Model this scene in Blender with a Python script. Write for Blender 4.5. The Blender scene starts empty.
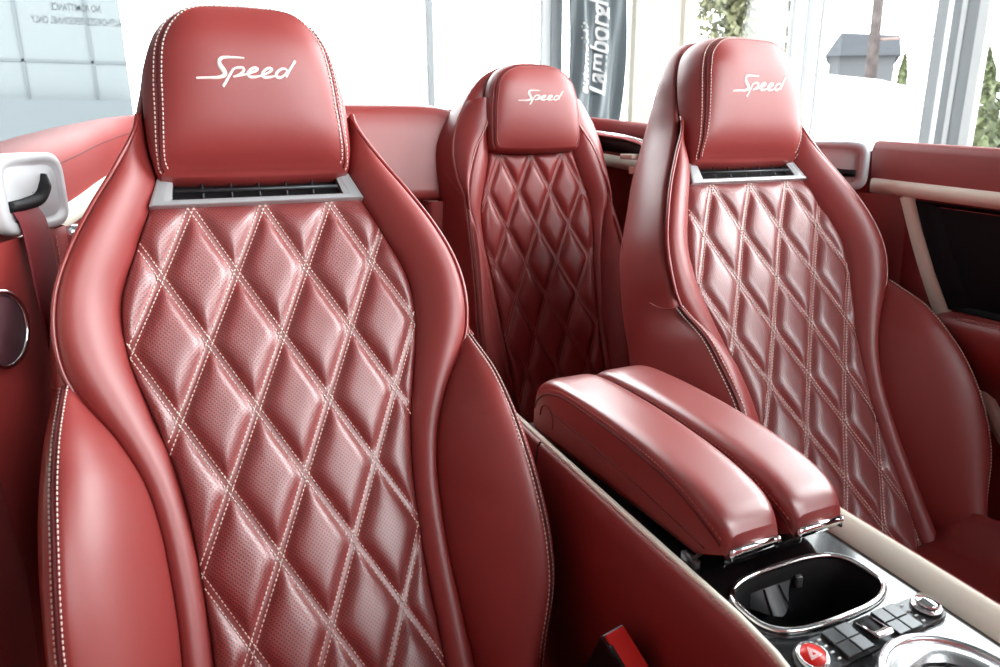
import bpy, bmesh, math, random
import numpy as np
from mathutils import Vector, Matrix
from mathutils.bvhtree import BVHTree

random.seed(4)
SC = bpy.context.scene
COL = SC.collection
EYE = 1.0                      # height of the eye above the showroom floor; all car coordinates below are relative to it
MID = 0.4865                   # x of the car's centre line


# ------------------------------------------------------------------ materials
def mat(name, color, rough=.5, metal=0., spec=.5, bump=None, noise=None, coat=0., trans=0., emit=None, es=1., sheen=0.):
    m = bpy.data.materials.new(name)
    m.use_nodes = True
    nt = m.node_tree
    b = nt.nodes['Principled BSDF']
    b.inputs['Base Color'].default_value = (*color, 1)
    b.inputs['Roughness'].default_value = rough
    b.inputs['Metallic'].default_value = metal
    b.inputs['Specular IOR Level'].default_value = spec
    b.inputs['Coat Weight'].default_value = coat
    b.inputs['Coat Roughness'].default_value = .05
    b.inputs['Transmission Weight'].default_value = trans
    b.inputs['Sheen Weight'].default_value = sheen
    if emit:
        b.inputs['Emission Color'].default_value = (*emit, 1)
        b.inputs['Emission Strength'].default_value = es
    if bump or noise:
        tc = nt.nodes.new('ShaderNodeTexCoord')
        n = nt.nodes.new('ShaderNodeTexNoise')
        n.inputs['Detail'].default_value = 3
        nt.links.new(tc.outputs['Object'], n.inputs['Vector'])
        if bump:
            n.inputs['Scale'].default_value = bump[0]
            bp = nt.nodes.new('ShaderNodeBump')
            bp.inputs['Strength'].default_value = bump[1]
            bp.inputs['Distance'].default_value = bump[2]
            nt.links.new(n.outputs['Fac'], bp.inputs['Height'])
            nt.links.new(bp.outputs['Normal'], b.inputs['Normal'])
        if noise:
            n2 = nt.nodes.new('ShaderNodeTexNoise')
            n2.inputs['Scale'].default_value = noise[0]
            n2.inputs['Detail'].default_value = 4
            nt.links.new(tc.outputs['Object'], n2.inputs['Vector'])
            r = nt.nodes.new('ShaderNodeValToRGB')
            r.color_ramp.elements[0].position = .3
            r.color_ramp.elements[1].position = .7
            r.color_ramp.elements[0].color = (*[c * noise[1] for c in color], 1)
            r.color_ramp.elements[1].color = (*[min(1, c * noise[2]) for c in color], 1)
            nt.links.new(n2.outputs['Fac'], r.inputs['Fac'])
            nt.links.new(r.outputs['Color'], b.inputs['Base Color'])
    return m


RED = (.270, .030, .027)
M = {}
M['leather'] = mat('red_leather', RED, .46, spec=.85, bump=(700, .10, .0006))
M['leather_pad'] = mat('red_leather_pad', RED, .34, spec=1.0, bump=(900, .08, .0005), coat=.7)
M['leather_pad'].node_tree.nodes['Principled BSDF'].inputs['Coat Roughness'].default_value = .36
M['piping'] = mat('red_piping', RED, .22, spec=1.)
M['trim_leather'] = mat('red_trim_leather', (.25, .030, .028), .62, spec=.35, bump=(700, .1, .0006))
M['silver_paint'] = mat('silver_paint', (.50, .515, .53), .34, metal=.45)
M['guide_silver'] = mat('guide_silver', (.52, .535, .55), .45, metal=.1)
M['carpet'] = mat('red_carpet', (.10, .006, .010), .95, spec=.1, bump=(500, .5, .002))
M['webbing'] = mat('red_webbing', (.17, .012, .018), .6, spec=.4, bump=(900, .3, .001))
M['thread'] = mat('cream_thread', (.80, .70, .62), .7)
M['thread_dim'] = mat('rose_thread', (.50, .22, .20), .7)
M['embroidery'] = mat('ivory_embroidery', (.85, .80, .74), .6)
M['seam'] = mat('seam_dark', (.10, .008, .010), .7)
M['cream'] = mat('cream_leather', (.84, .78, .66), .42, bump=(700, .08, .0005))
M['silver'] = mat('satin_silver', (.80, .81, .83), .24, metal=1.)
M['chrome'] = mat('chrome', (.86, .87, .88), .08, metal=1.)
M['black'] = mat('black_plastic', (.008, .008, .009), .35)
M['matt_black'] = mat('matt_black', (.006, .006, .007), .6, spec=.3)
M['piano'] = mat('piano_black', (.006, .006, .007), .10, spec=.8, coat=.6)
M['fin'] = mat('vent_fin', (.030, .034, .038), .4)
M['keys'] = mat('grey_keys', (.10, .105, .11), .22, metal=.5)
M['keyline'] = mat('key_line', (.03, .03, .03), .5)
M['grey_plastic'] = mat('grey_plastic', (.085, .088, .092), .3)
M['button_red'] = mat('red_button', (.72, .015, .010), .3)
M['white_mark'] = mat('white_mark', (.9, .9, .9), .5)
M['veneer'] = mat('dark_veneer', (.004, .0045, .006), .5, spec=.12)
M['paint'] = mat('dark_car_paint', (.02, .02, .022), .15, coat=.8)
M['wall'] = mat('grey_wall', (.16, .16, .16), .8)
M['ceil'] = mat('grey_ceiling', (.13, .13, .13), .9)
M['tile'] = mat('floor_tile', (.25, .25, .25), .35, noise=(.8, .92, 1.06))
M['frame_white'] = mat('white_frame', (.70, .71, .72), .4)
M['frame_light'] = mat('light_frame', (.40, .42, .44), .4)
M['frame_grey'] = mat('grey_frame', (.30, .32, .335), .4)
M['frame_dark'] = mat('dark_frame', (.07, .08, .08), .5)
M['beige'] = mat('beige_pillar', (.66, .60, .50), .7)
M['banner'] = mat('banner_cloth', (.17, .20, .215), .45, sheen=.3)
M['sign'] = mat('sign_grey', (.12, .14, .155), .6)
M['garage'] = mat('pale_panel_wall', (.098, .112, .117), .7)
M['groove'] = mat('panel_groove', (.066, .078, .085), .7)
M['lot'] = mat('pale_concrete', (.62, .62, .60), .9, noise=(.3, .9, 1.08))
M['shed'] = mat('white_siding', (.88, .88, .88), .6)
M['far_wall'] = mat('far_wall', (.062, .064, .068), .9, spec=.05)
M['roof'] = mat('grey_roof', (.032, .034, .038), .9, spec=.03)
M['pole'] = mat('weathered_pole', (.055, .046, .045), .9, spec=.05, noise=(4, .7, 1.3))
M['wire'] = mat('cable', (.12, .08, .07), .8)
M['leaf'] = mat('hedge_leaf', (.055, .065, .026), .7, noise=(3, .6, 1.5))
M['leaf_pale'] = mat('pale_leaf', (.085, .085, .042), .7, noise=(2, .5, 1.5))
M['bark'] = mat('bark', (.10, .075, .05), .9)


def glass_mat():
    m = bpy.data.materials.new('window_glass')
    m.use_nodes = True
    nt = m.node_tree
    nt.nodes.clear()
    o = nt.nodes.new('ShaderNodeOutputMaterial')
    mx = nt.nodes.new('ShaderNodeMixShader')
    t = nt.nodes.new('ShaderNodeBsdfTransparent')
    t.inputs['Color'].default_value = (.97, .985, .985, 1)
    g = nt.nodes.new('ShaderNodeBsdfGlossy')
    g.inputs['Roughness'].default_value = .02
    f = nt.nodes.new('ShaderNodeFresnel')
    f.inputs['IOR'].default_value = 1.35
    nt.links.new(f.outputs[0], mx.inputs[0])
    nt.links.new(t.outputs[0], mx.inputs[1])
    nt.links.new(g.outputs[0], mx.inputs[2])
    nt.links.new(mx.outputs[0], o.inputs['Surface'])
    return m


M['glass'] = glass_mat()


def perforated(name, w, r):
    """Red leather with rows of small punched holes; no holes in the stitched channels. UV = metres across / down."""
    m = mat(name, RED, .42, spec=1., coat=.95)
    m.node_tree.nodes['Principled BSDF'].inputs['Coat Roughness'].default_value = .42
    nt = m.node_tree
    b = nt.nodes['Principled BSDF']
    L = nt.links.new
    uv = nt.nodes.new('ShaderNodeUVMap')
    sp = nt.nodes.new('ShaderNodeSeparateXYZ')
    L(uv.outputs[0], sp.inputs[0])

    def op(o, a, c=None, d=None):
        n = nt.nodes.new('ShaderNodeMath')
        n.operation = o
        for k, x in enumerate((a, c, d)):
            if x is None:
                continue
            if isinstance(x, (int, float)):
                n.inputs[k].default_value = x
            else:
                L(x, n.inputs[k])
        return n.outputs[0]
    U, V = sp.outputs[0], sp.outputs[1]
    px, py = .0044, .0048

    def lattice(off):
        a = op('SUBTRACT', op('FRACT', op('ADD', op('DIVIDE', U, px), off)), .5)
        c = op('SUBTRACT', op('FRACT', op('ADD', op('DIVIDE', V, py), off)), .5)
        a = op('MULTIPLY', a, px)
        c = op('MULTIPLY', c, py)
        return op('SQRT', op('ADD', op('MULTIPLY', a, a), op('MULTIPLY', c, c)))
    d = op('MINIMUM', lattice(100.0), lattice(100.5))
    hole = op('SUBTRACT', 1.0, op('SMOOTHSTEP', d, .00055, .00105)) if False else None
    mr = nt.nodes.new('ShaderNodeMapRange')
    mr.interpolation_type = 'SMOOTHSTEP'
    mr.inputs['From Min'].default_value = .0006
    mr.inputs['From Max'].default_value = .0011
    mr.inputs['To Min'].default_value = 1
    mr.inputs['To Max'].default_value = 0
    L(d, mr.inputs['Value'])

    def chan(sign):
        p = op('ADD', op('DIVIDE', U, w), op('MULTIPLY', V, sign / (2 * r)))
        return op('ABSOLUTE', op('SUBTRACT', op('FRACT', op('ADD', p, 100.5)), .5))
    away = op('GREATER_THAN', op('MINIMUM', chan(1), chan(-1)), .085)
    h = op('MULTIPLY', mr.outputs[0], away)
    mix = nt.nodes.new('ShaderNodeMix')
    mix.data_type = 'RGBA'
    mix.inputs['A'].default_value = (*RED, 1)
    mix.inputs['B'].default_value = (.05, .004, .005, 1)
    L(h, mix.inputs['Factor'])
    L(mix.outputs['Result'], b.inputs['Base Color'])
    bp = nt.nodes.new('ShaderNodeBump')
    bp.inputs['Strength'].default_value = .5
    bp.inputs['Distance'].default_value = .0006
    bp.invert = True
    L(h, bp.inputs['Height'])
    L(bp.outputs['Normal'], b.inputs['Normal'])
    return m


# ------------------------------------------------------------------ object helpers
def tag(o, label=None, cat=None, group=None, kind=None):
    for k, v in (('label', label), ('category', cat), ('group', group), ('kind', kind)):
        if v:
            o[k] = v
    return o


def thing(name, label, cat, loc, group=None):
    o = bpy.data.objects.new(name, None)
    COL.objects.link(o)
    o.location = loc
    o.empty_display_size = .05
    return tag(o, label, cat, group)


def root_of(o):
    while o.parent:
        o = o.parent
    return o


def link(name, me, m, parent=None, base=None, smooth=True):
    """Mesh data are in scene coordinates; they are moved to the frame of the parent (or to base)."""
    off = Vector(root_of(parent).location) if parent else Vector(base or (0, 0, 0))
    me.transform(Matrix.Translation(-off))
    o = bpy.data.objects.new(name, me)
    COL.objects.link(o)
    if m:
        me.materials.append(m)
    if parent:
        o.parent = parent
    else:
        o.location = off
    if smooth:
        for p in me.polygons:
            p.use_smooth = True
    return o


class MB:
    def __init__(s):
        s.v, s.f, s.uv = [], [], {}

    def add(s, vs, fs):
        k = len(s.v)
        s.v += [tuple(map(float, v)) for v in vs]
        s.f += [tuple(i + k for i in f) for f in fs]
        return k

    def grid(s, P, close_u=False, close_v=False):
        P = np.asarray(P)
        n, m = P.shape[:2]
        fs = []
        for i in range(n if close_u else n - 1):
            for j in range(m if close_v else m - 1):
                a, b = i, (i + 1) % n
                c, d = j, (j + 1) % m
                fs.append((a * m + c, a * m + d, b * m + d, b * m + c))
        return s.add(P.reshape(-1, 3), fs)

    def tube(s, pts, r, seg=8, closed=False, caps=True, sx=1., up=None):
        pts = np.asarray(pts, float)
        n = len(pts)
        if closed:
            T = np.roll(pts, -1, 0) - np.roll(pts, 1, 0)
        else:
            T = np.gradient(pts, axis=0)
        T /= np.linalg.norm(T, axis=1)[:, None] + 1e-12
        ref = np.array(up if up is not None else ((0, 0, 1) if abs(T[0][2]) < .8 else (0, 1, 0)), float)
        rings = []
        for i in range(n):
            a = ref - T[i] * (ref @ T[i])
            a /= np.linalg.norm(a) + 1e-12
            if up is None:
                ref = a
            b = np.cross(T[i], a)
            rr = r[i] if hasattr(r, '__len__') else r
            rings.append([pts[i] + rr * (a * math.cos(t) + b * sx * math.sin(t)) for t in np.linspace(0, 2 * math.pi, seg, endpoint=False)])
        k = s.grid(rings, close_u=closed, close_v=True)
        if caps and not closed:
            s.f.append(tuple(k + j for j in range(seg)))
            s.f.append(tuple(k + (n - 1) * seg + j for j in reversed(range(seg))))

    def box(s, c, d, rot=None):
        R = np.asarray(rot) if rot is not None else np.eye(3)
        vs = [np.asarray(c) + R @ (np.array([x, y, z]) * np.asarray(d) / 2) for x in (-1, 1) for y in (-1, 1) for z in (-1, 1)]
        s.add(vs, [(0, 1, 3, 2), (4, 6, 7, 5), (0, 4, 5, 1), (2, 3, 7, 6), (0, 2, 6, 4), (1, 5, 7, 3)])

    def mesh(s, fix=True):
        me = bpy.data.meshes.new('m')
        me.from_pydata([(x, y, z + EYE) for x, y, z in s.v], [], s.f)
        if fix:
            bm = bmesh.new()
            bm.from_mesh(me)
            bmesh.ops.recalc_face_normals(bm, faces=bm.faces)
            bm.to_mesh(me)
            bm.free()
        me.update()
        return me

    def build(s, name, m, parent=None, base=None, smooth=True, bevel=None, fix=True):
        me = s.mesh(fix)
        if bevel:
            bm = bmesh.new()
            bm.from_mesh(me)
            bmesh.ops.bevel(bm, geom=[e for e in bm.edges if e.is_manifold and e.calc_face_angle(0) > .5], offset=bevel, segments=3, affect='EDGES', profile=.5)
            bm.to_mesh(me)
            bm.free()
        return link(name, me, m, parent, base, smooth)


def rotz(a):
    c, s = math.cos(a), math.sin(a)
    return np.array([[c, -s, 0], [s, c, 0], [0, 0, 1]])


def frame_rot(x, y):
    """Columns: x axis, y axis (orthonormalised), z."""
    x = np.array(x, float)
    x /= np.linalg.norm(x)
    y = np.array(y, float)
    y -= x * (x @ y)
    y /= np.linalg.norm(y)
    return np.stack([x, y, np.cross(x, y)], 1)


def hermite(xs, ys, q):
    """Smooth curve through (xs, ys), ys may be vectors; xs increasing."""
    xs = np.asarray(xs, float)
    ys = np.asarray(ys, float)
    one = ys.ndim == 1
    if one:
        ys = ys[:, None]
    q = np.atleast_1d(np.asarray(q, float))
    d = np.diff(ys, axis=0) / np.diff(xs)[:, None]
    m = np.vstack([d[:1], (d[1:] + d[:-1]) / 2, d[-1:]])
    i = np.clip(np.searchsorted(xs, q) - 1, 0, len(xs) - 2)
    h = (xs[i + 1] - xs[i])[:, None]
    t = np.clip((q - xs[i])[:, None] / h, 0, 1)
    r = (2 * t**3 - 3 * t**2 + 1) * ys[i] + (t**3 - 2 * t**2 + t) * h * m[i] + (-2 * t**3 + 3 * t**2) * ys[i + 1] + (t**3 - t**2) * h * m[i + 1]
    return r[:, 0] if one else r


def smooth_path(pts, n):
    pts = np.asarray(pts, float)
    L = np.concatenate([[0], np.cumsum(np.linalg.norm(np.diff(pts, axis=0), axis=1))])
    return hermite(L, pts, np.linspace(0, L[-1], n))


def resample(pts, step):
    pts = np.asarray(pts, float)
    L = np.concatenate([[0], np.cumsum(np.linalg.norm(np.diff(pts, axis=0), axis=1))])
    q = np.arange(step / 2, L[-1], step)
    return np.stack([np.interp(q, L, pts[:, k]) for k in range(3)], 1)


def stitches(mb, pts, pitch=.0050, length=.0034, r=.00075, nrm=(0, -1, 0)):
    """A row of short thread dashes along a path."""
    pts = np.asarray(pts, float)
    if len(pts) < 2:
        return
    c = resample(pts, pitch)
    if len(c) < 2:
        return
    T = np.gradient(c, axis=0)
    T /= np.linalg.norm(T, axis=1)[:, None]
    for p, t in zip(c, T):
        ref = np.asarray(nrm, float)
        a = ref - t * (ref @ t)
        a /= np.linalg.norm(a)
        b = np.cross(t, a)
        vs = []
        for k, q in ((-.5, .55), (-.25, 1.), (.25, 1.), (.5, .55)):
            for g in range(5):
                w = 2 * math.pi * g / 5
                vs.append(p + t * k * length + r * q * (a * math.cos(w) + b * math.sin(w)))
        fs = [(i * 5 + g, i * 5 + (g + 1) % 5, (i + 1) * 5 + (g + 1) % 5, (i + 1) * 5 + g) for i in range(3) for g in range(5)]
        fs += [(0, 1, 2, 3, 4), (19, 18, 17, 16, 15)]
        mb.add(vs, fs)


# ------------------------------------------------------------------ seats
SPEED = {  # strokes of the embroidered word in millimetres-free seat units: (points in a 0..1000 x 0..417 drawing, widths)
    'S_head': ([(497, 115), (450, 113), (400, 112), (345, 113), (312, 120), (296, 135)], [9, 11, 12, 14, 18, 24]),
    'S_body': ([(312, 120), (296, 135), (292, 155), (302, 180), (318, 205), (328, 225), (318, 243), (290, 255)], [16, 24, 30, 33, 33, 30, 26, 18]),
    'S_tail': ([(318, 243), (290, 255), (255, 260), (200, 261), (100, 262)], [22, 18, 14, 13, 12]),
    'p_stem': ([(300, 322), (330, 285), (365, 238), (400, 193)], [17, 17, 17, 15]),
    'p_bowl': ([(388, 205), (415, 190), (445, 185), (475, 187), (483, 198), (470, 218), (435, 240), (392, 253)], [9, 13, 15, 17, 18, 17, 14, 10]),
    'e_one': ([(392, 253), (450, 243), (520, 226), (575, 207), (598, 193), (580, 183), (550, 190), (520, 212), (508, 235), (525, 250), (560, 251), (618, 240)], [9, 11, 11, 12, 14, 15, 16, 19, 20, 17, 14, 10]),
    'e_two': ([(560, 251), (618, 240), (670, 221), (702, 205), (716, 192), (698, 183), (668, 190), (638, 212), (624, 235), (640, 250), (675, 251), (735, 240)], [10, 11, 11, 12, 14, 15, 16, 19, 20, 17, 14, 10]),
    'd_bowl': ([(842, 192), (815, 184), (782, 192), (752, 215), (742, 236), (758, 249), (790, 245), (822, 222), (845, 194)], [11, 14, 16, 19, 20, 18, 14, 12, 11]),
    'd_stem': ([(919, 119), (890, 155), (855, 200), (825, 245)], [18, 18, 18, 16]),
}


class Seat:
    """Shapes live in (u across, s down the backrest, n towards the sitter) and are turned into scene coordinates."""
    def __init__(s, P0, ang, w, r):
        s.P0 = np.array(P0)
        a = math.radians(ang)
        s.D = np.array([0, -math.sin(a), -math.cos(a)])
        s.N = np.array([0, -math.cos(a), math.sin(a)])
        s.w, s.r = w, r
        s.off = lambda q: 0 * q

    def P(s, u, q, n):
        u, q, n = np.broadcast_arrays(np.asarray(u, float), np.asarray(q, float), np.asarray(n, float))
        n = n + s.off(q)
        return s.P0 + u[..., None] * np.array([1., 0, 0]) + q[..., None] * s.D + n[..., None] * s.N

    def curve(s, tab, q):
        t = np.array(tab, float)
        return hermite(t[:, 0], t[:, 1], q), hermite(t[:, 0], t[:, 2], q)


def pillow(seat, u, q, H):
    p, k = u / seat.w - q / (2 * seat.r), u / seat.w + q / (2 * seat.r)
    out = 1.
    cosw = seat.r / math.hypot(seat.r, seat.w / 2)
    for z in (p, k):
        d = np.abs(z - np.round(z)) * seat.w * cosw
        out = out * (1 - np.exp(-(np.maximum(d - .0032, 0) / .0066) ** 1.2))
    groove = 0
    return H * out


def strip(seat, A, B, bulge, nv=14, pw=.75, sgn=1, skew=.5):
    """Puffed leather strip between two curves given as arrays (u,s,n)."""
    A, B = np.asarray(A), np.asarray(B)
    rows = []
    for t in np.linspace(0, 1, nv):
        tt = t
        q = A * (1 - tt) + B * tt
        h = math.sin(math.pi * t ** (math.log(.5) / math.log(skew))) ** pw if 0 < t < 1 else 0
        b = bulge if np.isscalar(bulge) else np.asarray(bulge)
        rows.append(seat.P(sgn * q[:, 0], q[:, 1], q[:, 2] + b * h))
    return np.array(rows)


def copy_tree(o, parent=None):
    c = o.copy()
    COL.objects.link(c)
    c.parent = parent
    for ch in list(o.children):
        copy_tree(ch, c)
    return c


def make_seat(S, name, label, cat, base, T, vent, thread, quilt_mat, group=None):
    root = thing(name, label, cat, base, group)
    X0 = S.P0[0]
    lth = M['leather']
    q0, q1 = T['q']
    # --- quilted centre
    qs = np.arange(q0, q1 + .001, .0023)
    ue, ne = S.curve(T['c0'], qs)
    nc = hermite(*zip(*T['nc']), qs)
    nt_ = 131
    tt = np.linspace(-1, 1, nt_)
    Ug = ue[:, None] * tt[None]
    Qg = np.repeat(qs[:, None], nt_, 1)
    base_n = nc[:, None] + (ne - nc)[:, None] * (tt[None] ** 2)
    edge = (1 - np.exp(-((1 - np.abs(tt))[None] * ue[:, None] / .008))) * (1 - np.exp(-(np.maximum(qs - q0, 0) / .016) ** 1.6))[:, None]
    Ng = base_n + pillow(S, Ug, Qg, T['H']) * edge - .006 * np.exp(-((1 - np.abs(tt))[None] * ue[:, None] / .003))
    mb = MB()
    mb.grid(S.P(Ug, Qg, Ng))
    me = mb.mesh(False)
    uvl = me.uv_layers.new(name='uv')
    flat = np.stack([Ug, Qg], -1).reshape(-1, 2)
    idx = np.array([l.vertex_index for l in me.loops])
    uvl.data.foreach_set('uv', flat[idx].ravel().astype(np.float32))
    panel = link('quilted_panel', me, quilt_mat, root)
    # --- stitching of the diamonds
    st = MB()

    def surf_n(u, q):
        e, en = S.curve(T['c0'], q)
        c = hermite(*zip(*T['nc']), q)
        return c + (en - c) * (u / e) ** 2 - .006 * np.exp(-np.maximum(e - np.abs(u), 0) / .003)
    for sg in (1, -1):
        for k in range(-8, 9):
            for o in (-1, 1):
                qq = np.linspace(q0 + .001, q1 - .01, 240)
                uu = S.w * k + sg * qq * S.w / (2 * S.r) + o * T.get('row', .0029) / (S.r / math.hypot(S.r, S.w / 2))
                ok = np.abs(uu) < S.curve(T['c0'], qq)[0] - .0012
                if ok.sum() < 4:
                    continue
                i = np.where(ok)[0]
                for run in np.split(i, np.where(np.diff(i) > 1)[0] + 1):
                    if len(run) > 3:
                        stitches(st, S.P(uu[run], qq[run], surf_n(uu[run], qq[run]) + .0007), nrm=S.N, r=T.get('tr', .00078))
    st.build('stitching', thread, panel)
    # --- side bolsters (upper strip) and wings
    for sg in (-1, 1):
        qb = np.linspace(T['bq'][0], T['bq'][1], 90)
        A = np.stack([*([qb] * 3)], 1).astype(float)
        a_u, a_n = S.curve(T['b_in'], qb)
        b_u, b_n = S.curve(T['b_out'], qb)
        A = np.stack([a_u, qb, a_n - .004], 1)
        B = np.stack([b_u, qb, b_n], 1)
        mb = MB()
        wid = np.clip((b_u - a_u) / .06, .12, 1)
        mb.grid(strip(S, A, B, T['b_bulge'] * wid, 18, .62, sg, T.get('b_skew', .5)))
        bo = mb.build('side_bolster', lth, root)
        # piping along the upper outer edge
        pq = qb[qb < T['pipe_end']]
        pu, pn = S.curve(T['b_out'], pq)
        mb = MB()
        mb.tube(S.P(sg * (pu + .002), pq, pn + .0005), .0026, 8)
        mb.build('piping', M['piping'], bo)
        # wing
        qw = np.linspace(T['wq'][0], T['wq'][1], 70)
        wi_u, wi_n = S.curve(T['b_out'], qw)
        wo_u, wo_n = S.curve(T['w_out'], qw)
        A = np.stack([wi_u - .001, qw, wi_n - .004], 1)
        B = np.stack([wo_u, qw, wo_n], 1)
        f = np.clip((qw - qw[0]) / .10, 0, 1) ** .7
        mb = MB()
        mb.grid(strip(S, A, B, T['w_bulge'] * f, 20, .7, sg, .42))
        wg = mb.build('wing_bolster', lth, root)
        mb = MB()
        for o, dn in ((-.004, .0016), (.0052, -.0026)):
            stitches(mb, S.P(sg * (wo_u + o * .8), qw, wo_n + dn + (.002 if o < 0 else 0)), nrm=S.N + np.array([sg * .6, 0, 0]), r=T.get('tr', .0008))
        mb.build('stitching', thread, wg)
        mb = MB()
        mb.tube(S.P(sg * (wo_u + .0008), qw, wo_n + .0004), .0016, 6)
        mb.build('seam', M['seam'], wg)
    # --- shell: outline from bottom up over the top and down again, then to the back
    E = np.array(T['E'], float)
    C = np.array(T['C'], float)
    t = np.linspace(0, len(E) - 1, 140)
    E = hermite(np.arange(len(E)), E, t)
    C = hermite(np.arange(len(C)), C, t)
    mir = lambda Z: np.concatenate([Z, (Z * [-1, 1, 1])[::-1][1:]])
    E, C = mir(E), mir(C)
    cen = np.array([0, .2, 0])
    o = E - cen
    o[:, 2] = 0
    o /= np.linalg.norm(o, axis=1)[:, None] + 1e-9
    f = np.clip((E[:, 1:2] - T['wq'][0] - .012) / .06, 0, 1)
    q = E - o * (.003 + .0095 * f)
    q[:, 2] += (.013 * f - .006)[:, 0]
    rows = [S.P(*q.T)]
    for a in np.linspace(0, 1, 12):
        q = E * (1 - a) + C * a
        o = q - cen
        o[:, 2] = 0
        o /= np.linalg.norm(o, axis=1)[:, None] + 1e-9
        q = q + o * (T['shell_bulge'] * math.sin(math.pi * a) ** .8)
        rows.append(S.P(q[:, 0], q[:, 1], q[:, 2]))
    c2 = np.array([0, .18, T['back_n']])
    for a in (.06, .2, .45, .75, 1):
        q = C * (1 - a) + c2 * a
        q[:, 2] = C[:, 2] + (T['back_n'] - C[:, 2]) * (1 - (1 - a) ** 2.2)
        rows.append(S.P(q[:, 0], q[:, 1], q[:, 2]))
    mb = MB()
    mb.grid(rows)
    shell = mb.build('backrest_shell', lth, root)
    for sg in (-1, 1):                           # crease where the wing cover starts on the flank
        mb = MB()
        k = hermite(np.arange(len(T['crease'])), np.array(T['crease'], float), np.linspace(0, len(T['crease']) - 1, 40))
        mb.tube(S.P(sg * k[:, 0], k[:, 1], k[:, 2]), .0009, 6)
        mb.build('flank_seam', M['leather'], shell)
    # --- headrest
    A = np.array(T['head'], float)
    ta = np.linspace(0, len(A) - 1, 90)
    A = hermite(np.arange(len(A)), A, ta)
    B = np.array(T['head_b'], float)
    B = hermite(np.arange(len(B)), B, ta / (len(A0 := T['head']) - 1) * (len(T['head_b']) - 1))
    A, B = mir(A)[:-1], mir(B)[:-1]
    hc = np.array(T['head_c'], float)
    ht = np.array(T['head'], float)

    def face(L_, rr, lift):
        q = hc + (L_ - hc) * rr
        ne_ = hermite(ht[::-1][:, 1], ht[::-1][:, 2], q[:, 1])
        side = ht[2:-2]
        ue_ = np.interp(q[:, 1], side[::-1][:, 1], side[::-1][:, 0])
        vv = np.clip((ht[0, 1] - q[:, 1]) / (ht[0, 1] - ht[-1, 1]), 0, 1)
        dome = np.clip(1 - np.abs(q[:, 0] / ue_) ** 4.5, 0, 1) ** .8 * np.clip(1 - np.abs(2 * vv - 1) ** 3.4, 0, 1) ** .8 * (.45 + .55 * vv) * (1 - .5 * vv ** 5)
        q[:, 2] = L_[:, 2] * (rr > .9) * (rr - .9) / .1 + ne_ * (1 - (rr > .9) * (rr - .9) / .1) + T['head_bulge'] * 1.15 * dome + lift
        return q
    mb = MB()
    rows = [S.P(*(B * [1, 1, 1]).T)]
    for a in np.linspace(.1, .9, 9):
        q = B * (1 - a) + A * a
        o = q - hc
        o[:, 2] = 0
        o /= np.linalg.norm(o, axis=1)[:, None]
        q = q + o * .006 * math.sin(math.pi * a) ** .8
        rows.append(S.P(*q.T))
    gA = S.P(*(A - [0, 0, .0022]).T)
    rows.append(gA)
    for rr in (.985, .96, .92, .86, .78, .68, .56, .42, .28, .14, .03):
        rows.append(S.P(*face(A, rr, .0012).T))
    k = mb.grid(rows, close_v=True)
    nr = len(rows)
    mb.f.append(tuple(k + (nr - 1) * len(A) + j for j in range(len(A))))
    head = mb.build('headrest', lth, root)
    # stitching both sides of the headrest seam (not along the bottom)
    mb = MB()
    half = A[(A[:, 1] < T['head'][0][1] - .004) | (np.abs(A[:, 0]) > .09)]
    i0 = len(A) // 2
    order = np.concatenate([np.arange(0, len(A))])
    loop = A[order]
    keep = (np.abs(loop[:, 0]) > T['head'][2][0] - .0012) | (loop[:, 1] < T['head'][3][1])
    idx = np.where(keep)[0]
    Nn = S.N
    for run in np.split(idx, np.where(np.diff(idx) > 1)[0] + 1):
        q = face(loop[run], .962, .0018)
        stitches(mb, S.P(*q.T), nrm=Nn, r=T.get('tr', .0008))
        o = loop[run] - hc
        o[:, 2] = 0
        o /= np.linalg.norm(o, axis=1)[:, None]
        d = (B[order][run] - loop[run])
        d /= np.linalg.norm(d, axis=1)[:, None]
        q = loop[run] + d * .0052 + o * .0032
        stitches(mb, S.P(*q.T), nrm=Nn, r=T.get('tr', .0008))
    mb.build('stitching', thread, head)
    mb = MB()
    q = loop[np.where(keep)[0]]
    for run in np.split(idx, np.where(np.diff(idx) > 1)[0] + 1):
        mb.tube(S.P(*(loop[run] + [0, 0, -.0006]).T), .0013, 6)
    mb.build('seam', M['seam'], head)
    # --- the embroidered word, laid on the headrest by rays
    hme = head.data
    off = np.array(root.location)
    bvh = BVHTree.FromPolygons([Vector(np.array(v.co) + off) for v in hme.vertices], [tuple(p.vertices) for p in hme.polygons])
    (ua, qa), (ub, qb_) = T['word']
    mb = MB()
    sc = (ub - ua) / 825.
    for pts, wd in SPEED.values():
        pts = smooth_path([(x, y, 0) for x, y in pts], 44)
        wd = np.interp(np.linspace(0, 1, 44), np.linspace(0, 1, len(wd)), wd)
        tg = np.gradient(pts, axis=0)
        tg /= np.linalg.norm(tg, axis=1)[:, None]
        pr = np.stack([-tg[:, 1], tg[:, 0]], 1)
        rows = []
        for lane, h in ((-.5, -.0004), (-.42, .0006), (0, .0010), (.42, .0006), (.5, -.0004)):
            xy = pts[:, :2] + pr * (wd * 1.28 * lane)[:, None]
            row = []
            for x, y in xy:
                u = ua + (x - 100) * sc
                q = qa + (y - 262) * T['word_sy']
                o = S.P(u, q, .2)
                hit = bvh.ray_cast(Vector((o[0], o[1], o[2] + EYE)), Vector(-S.N))
                pz = np.array(hit[0]) - [0, 0, EYE] if hit[0] else S.P(u, q, .08)
                row.append(pz + S.N * h)
            rows.append(row)
        mb.grid(np.array(rows))
    tag(mb.build('lettering', M['embroidery'], head), 'cream embroidered word Speed')
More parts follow.
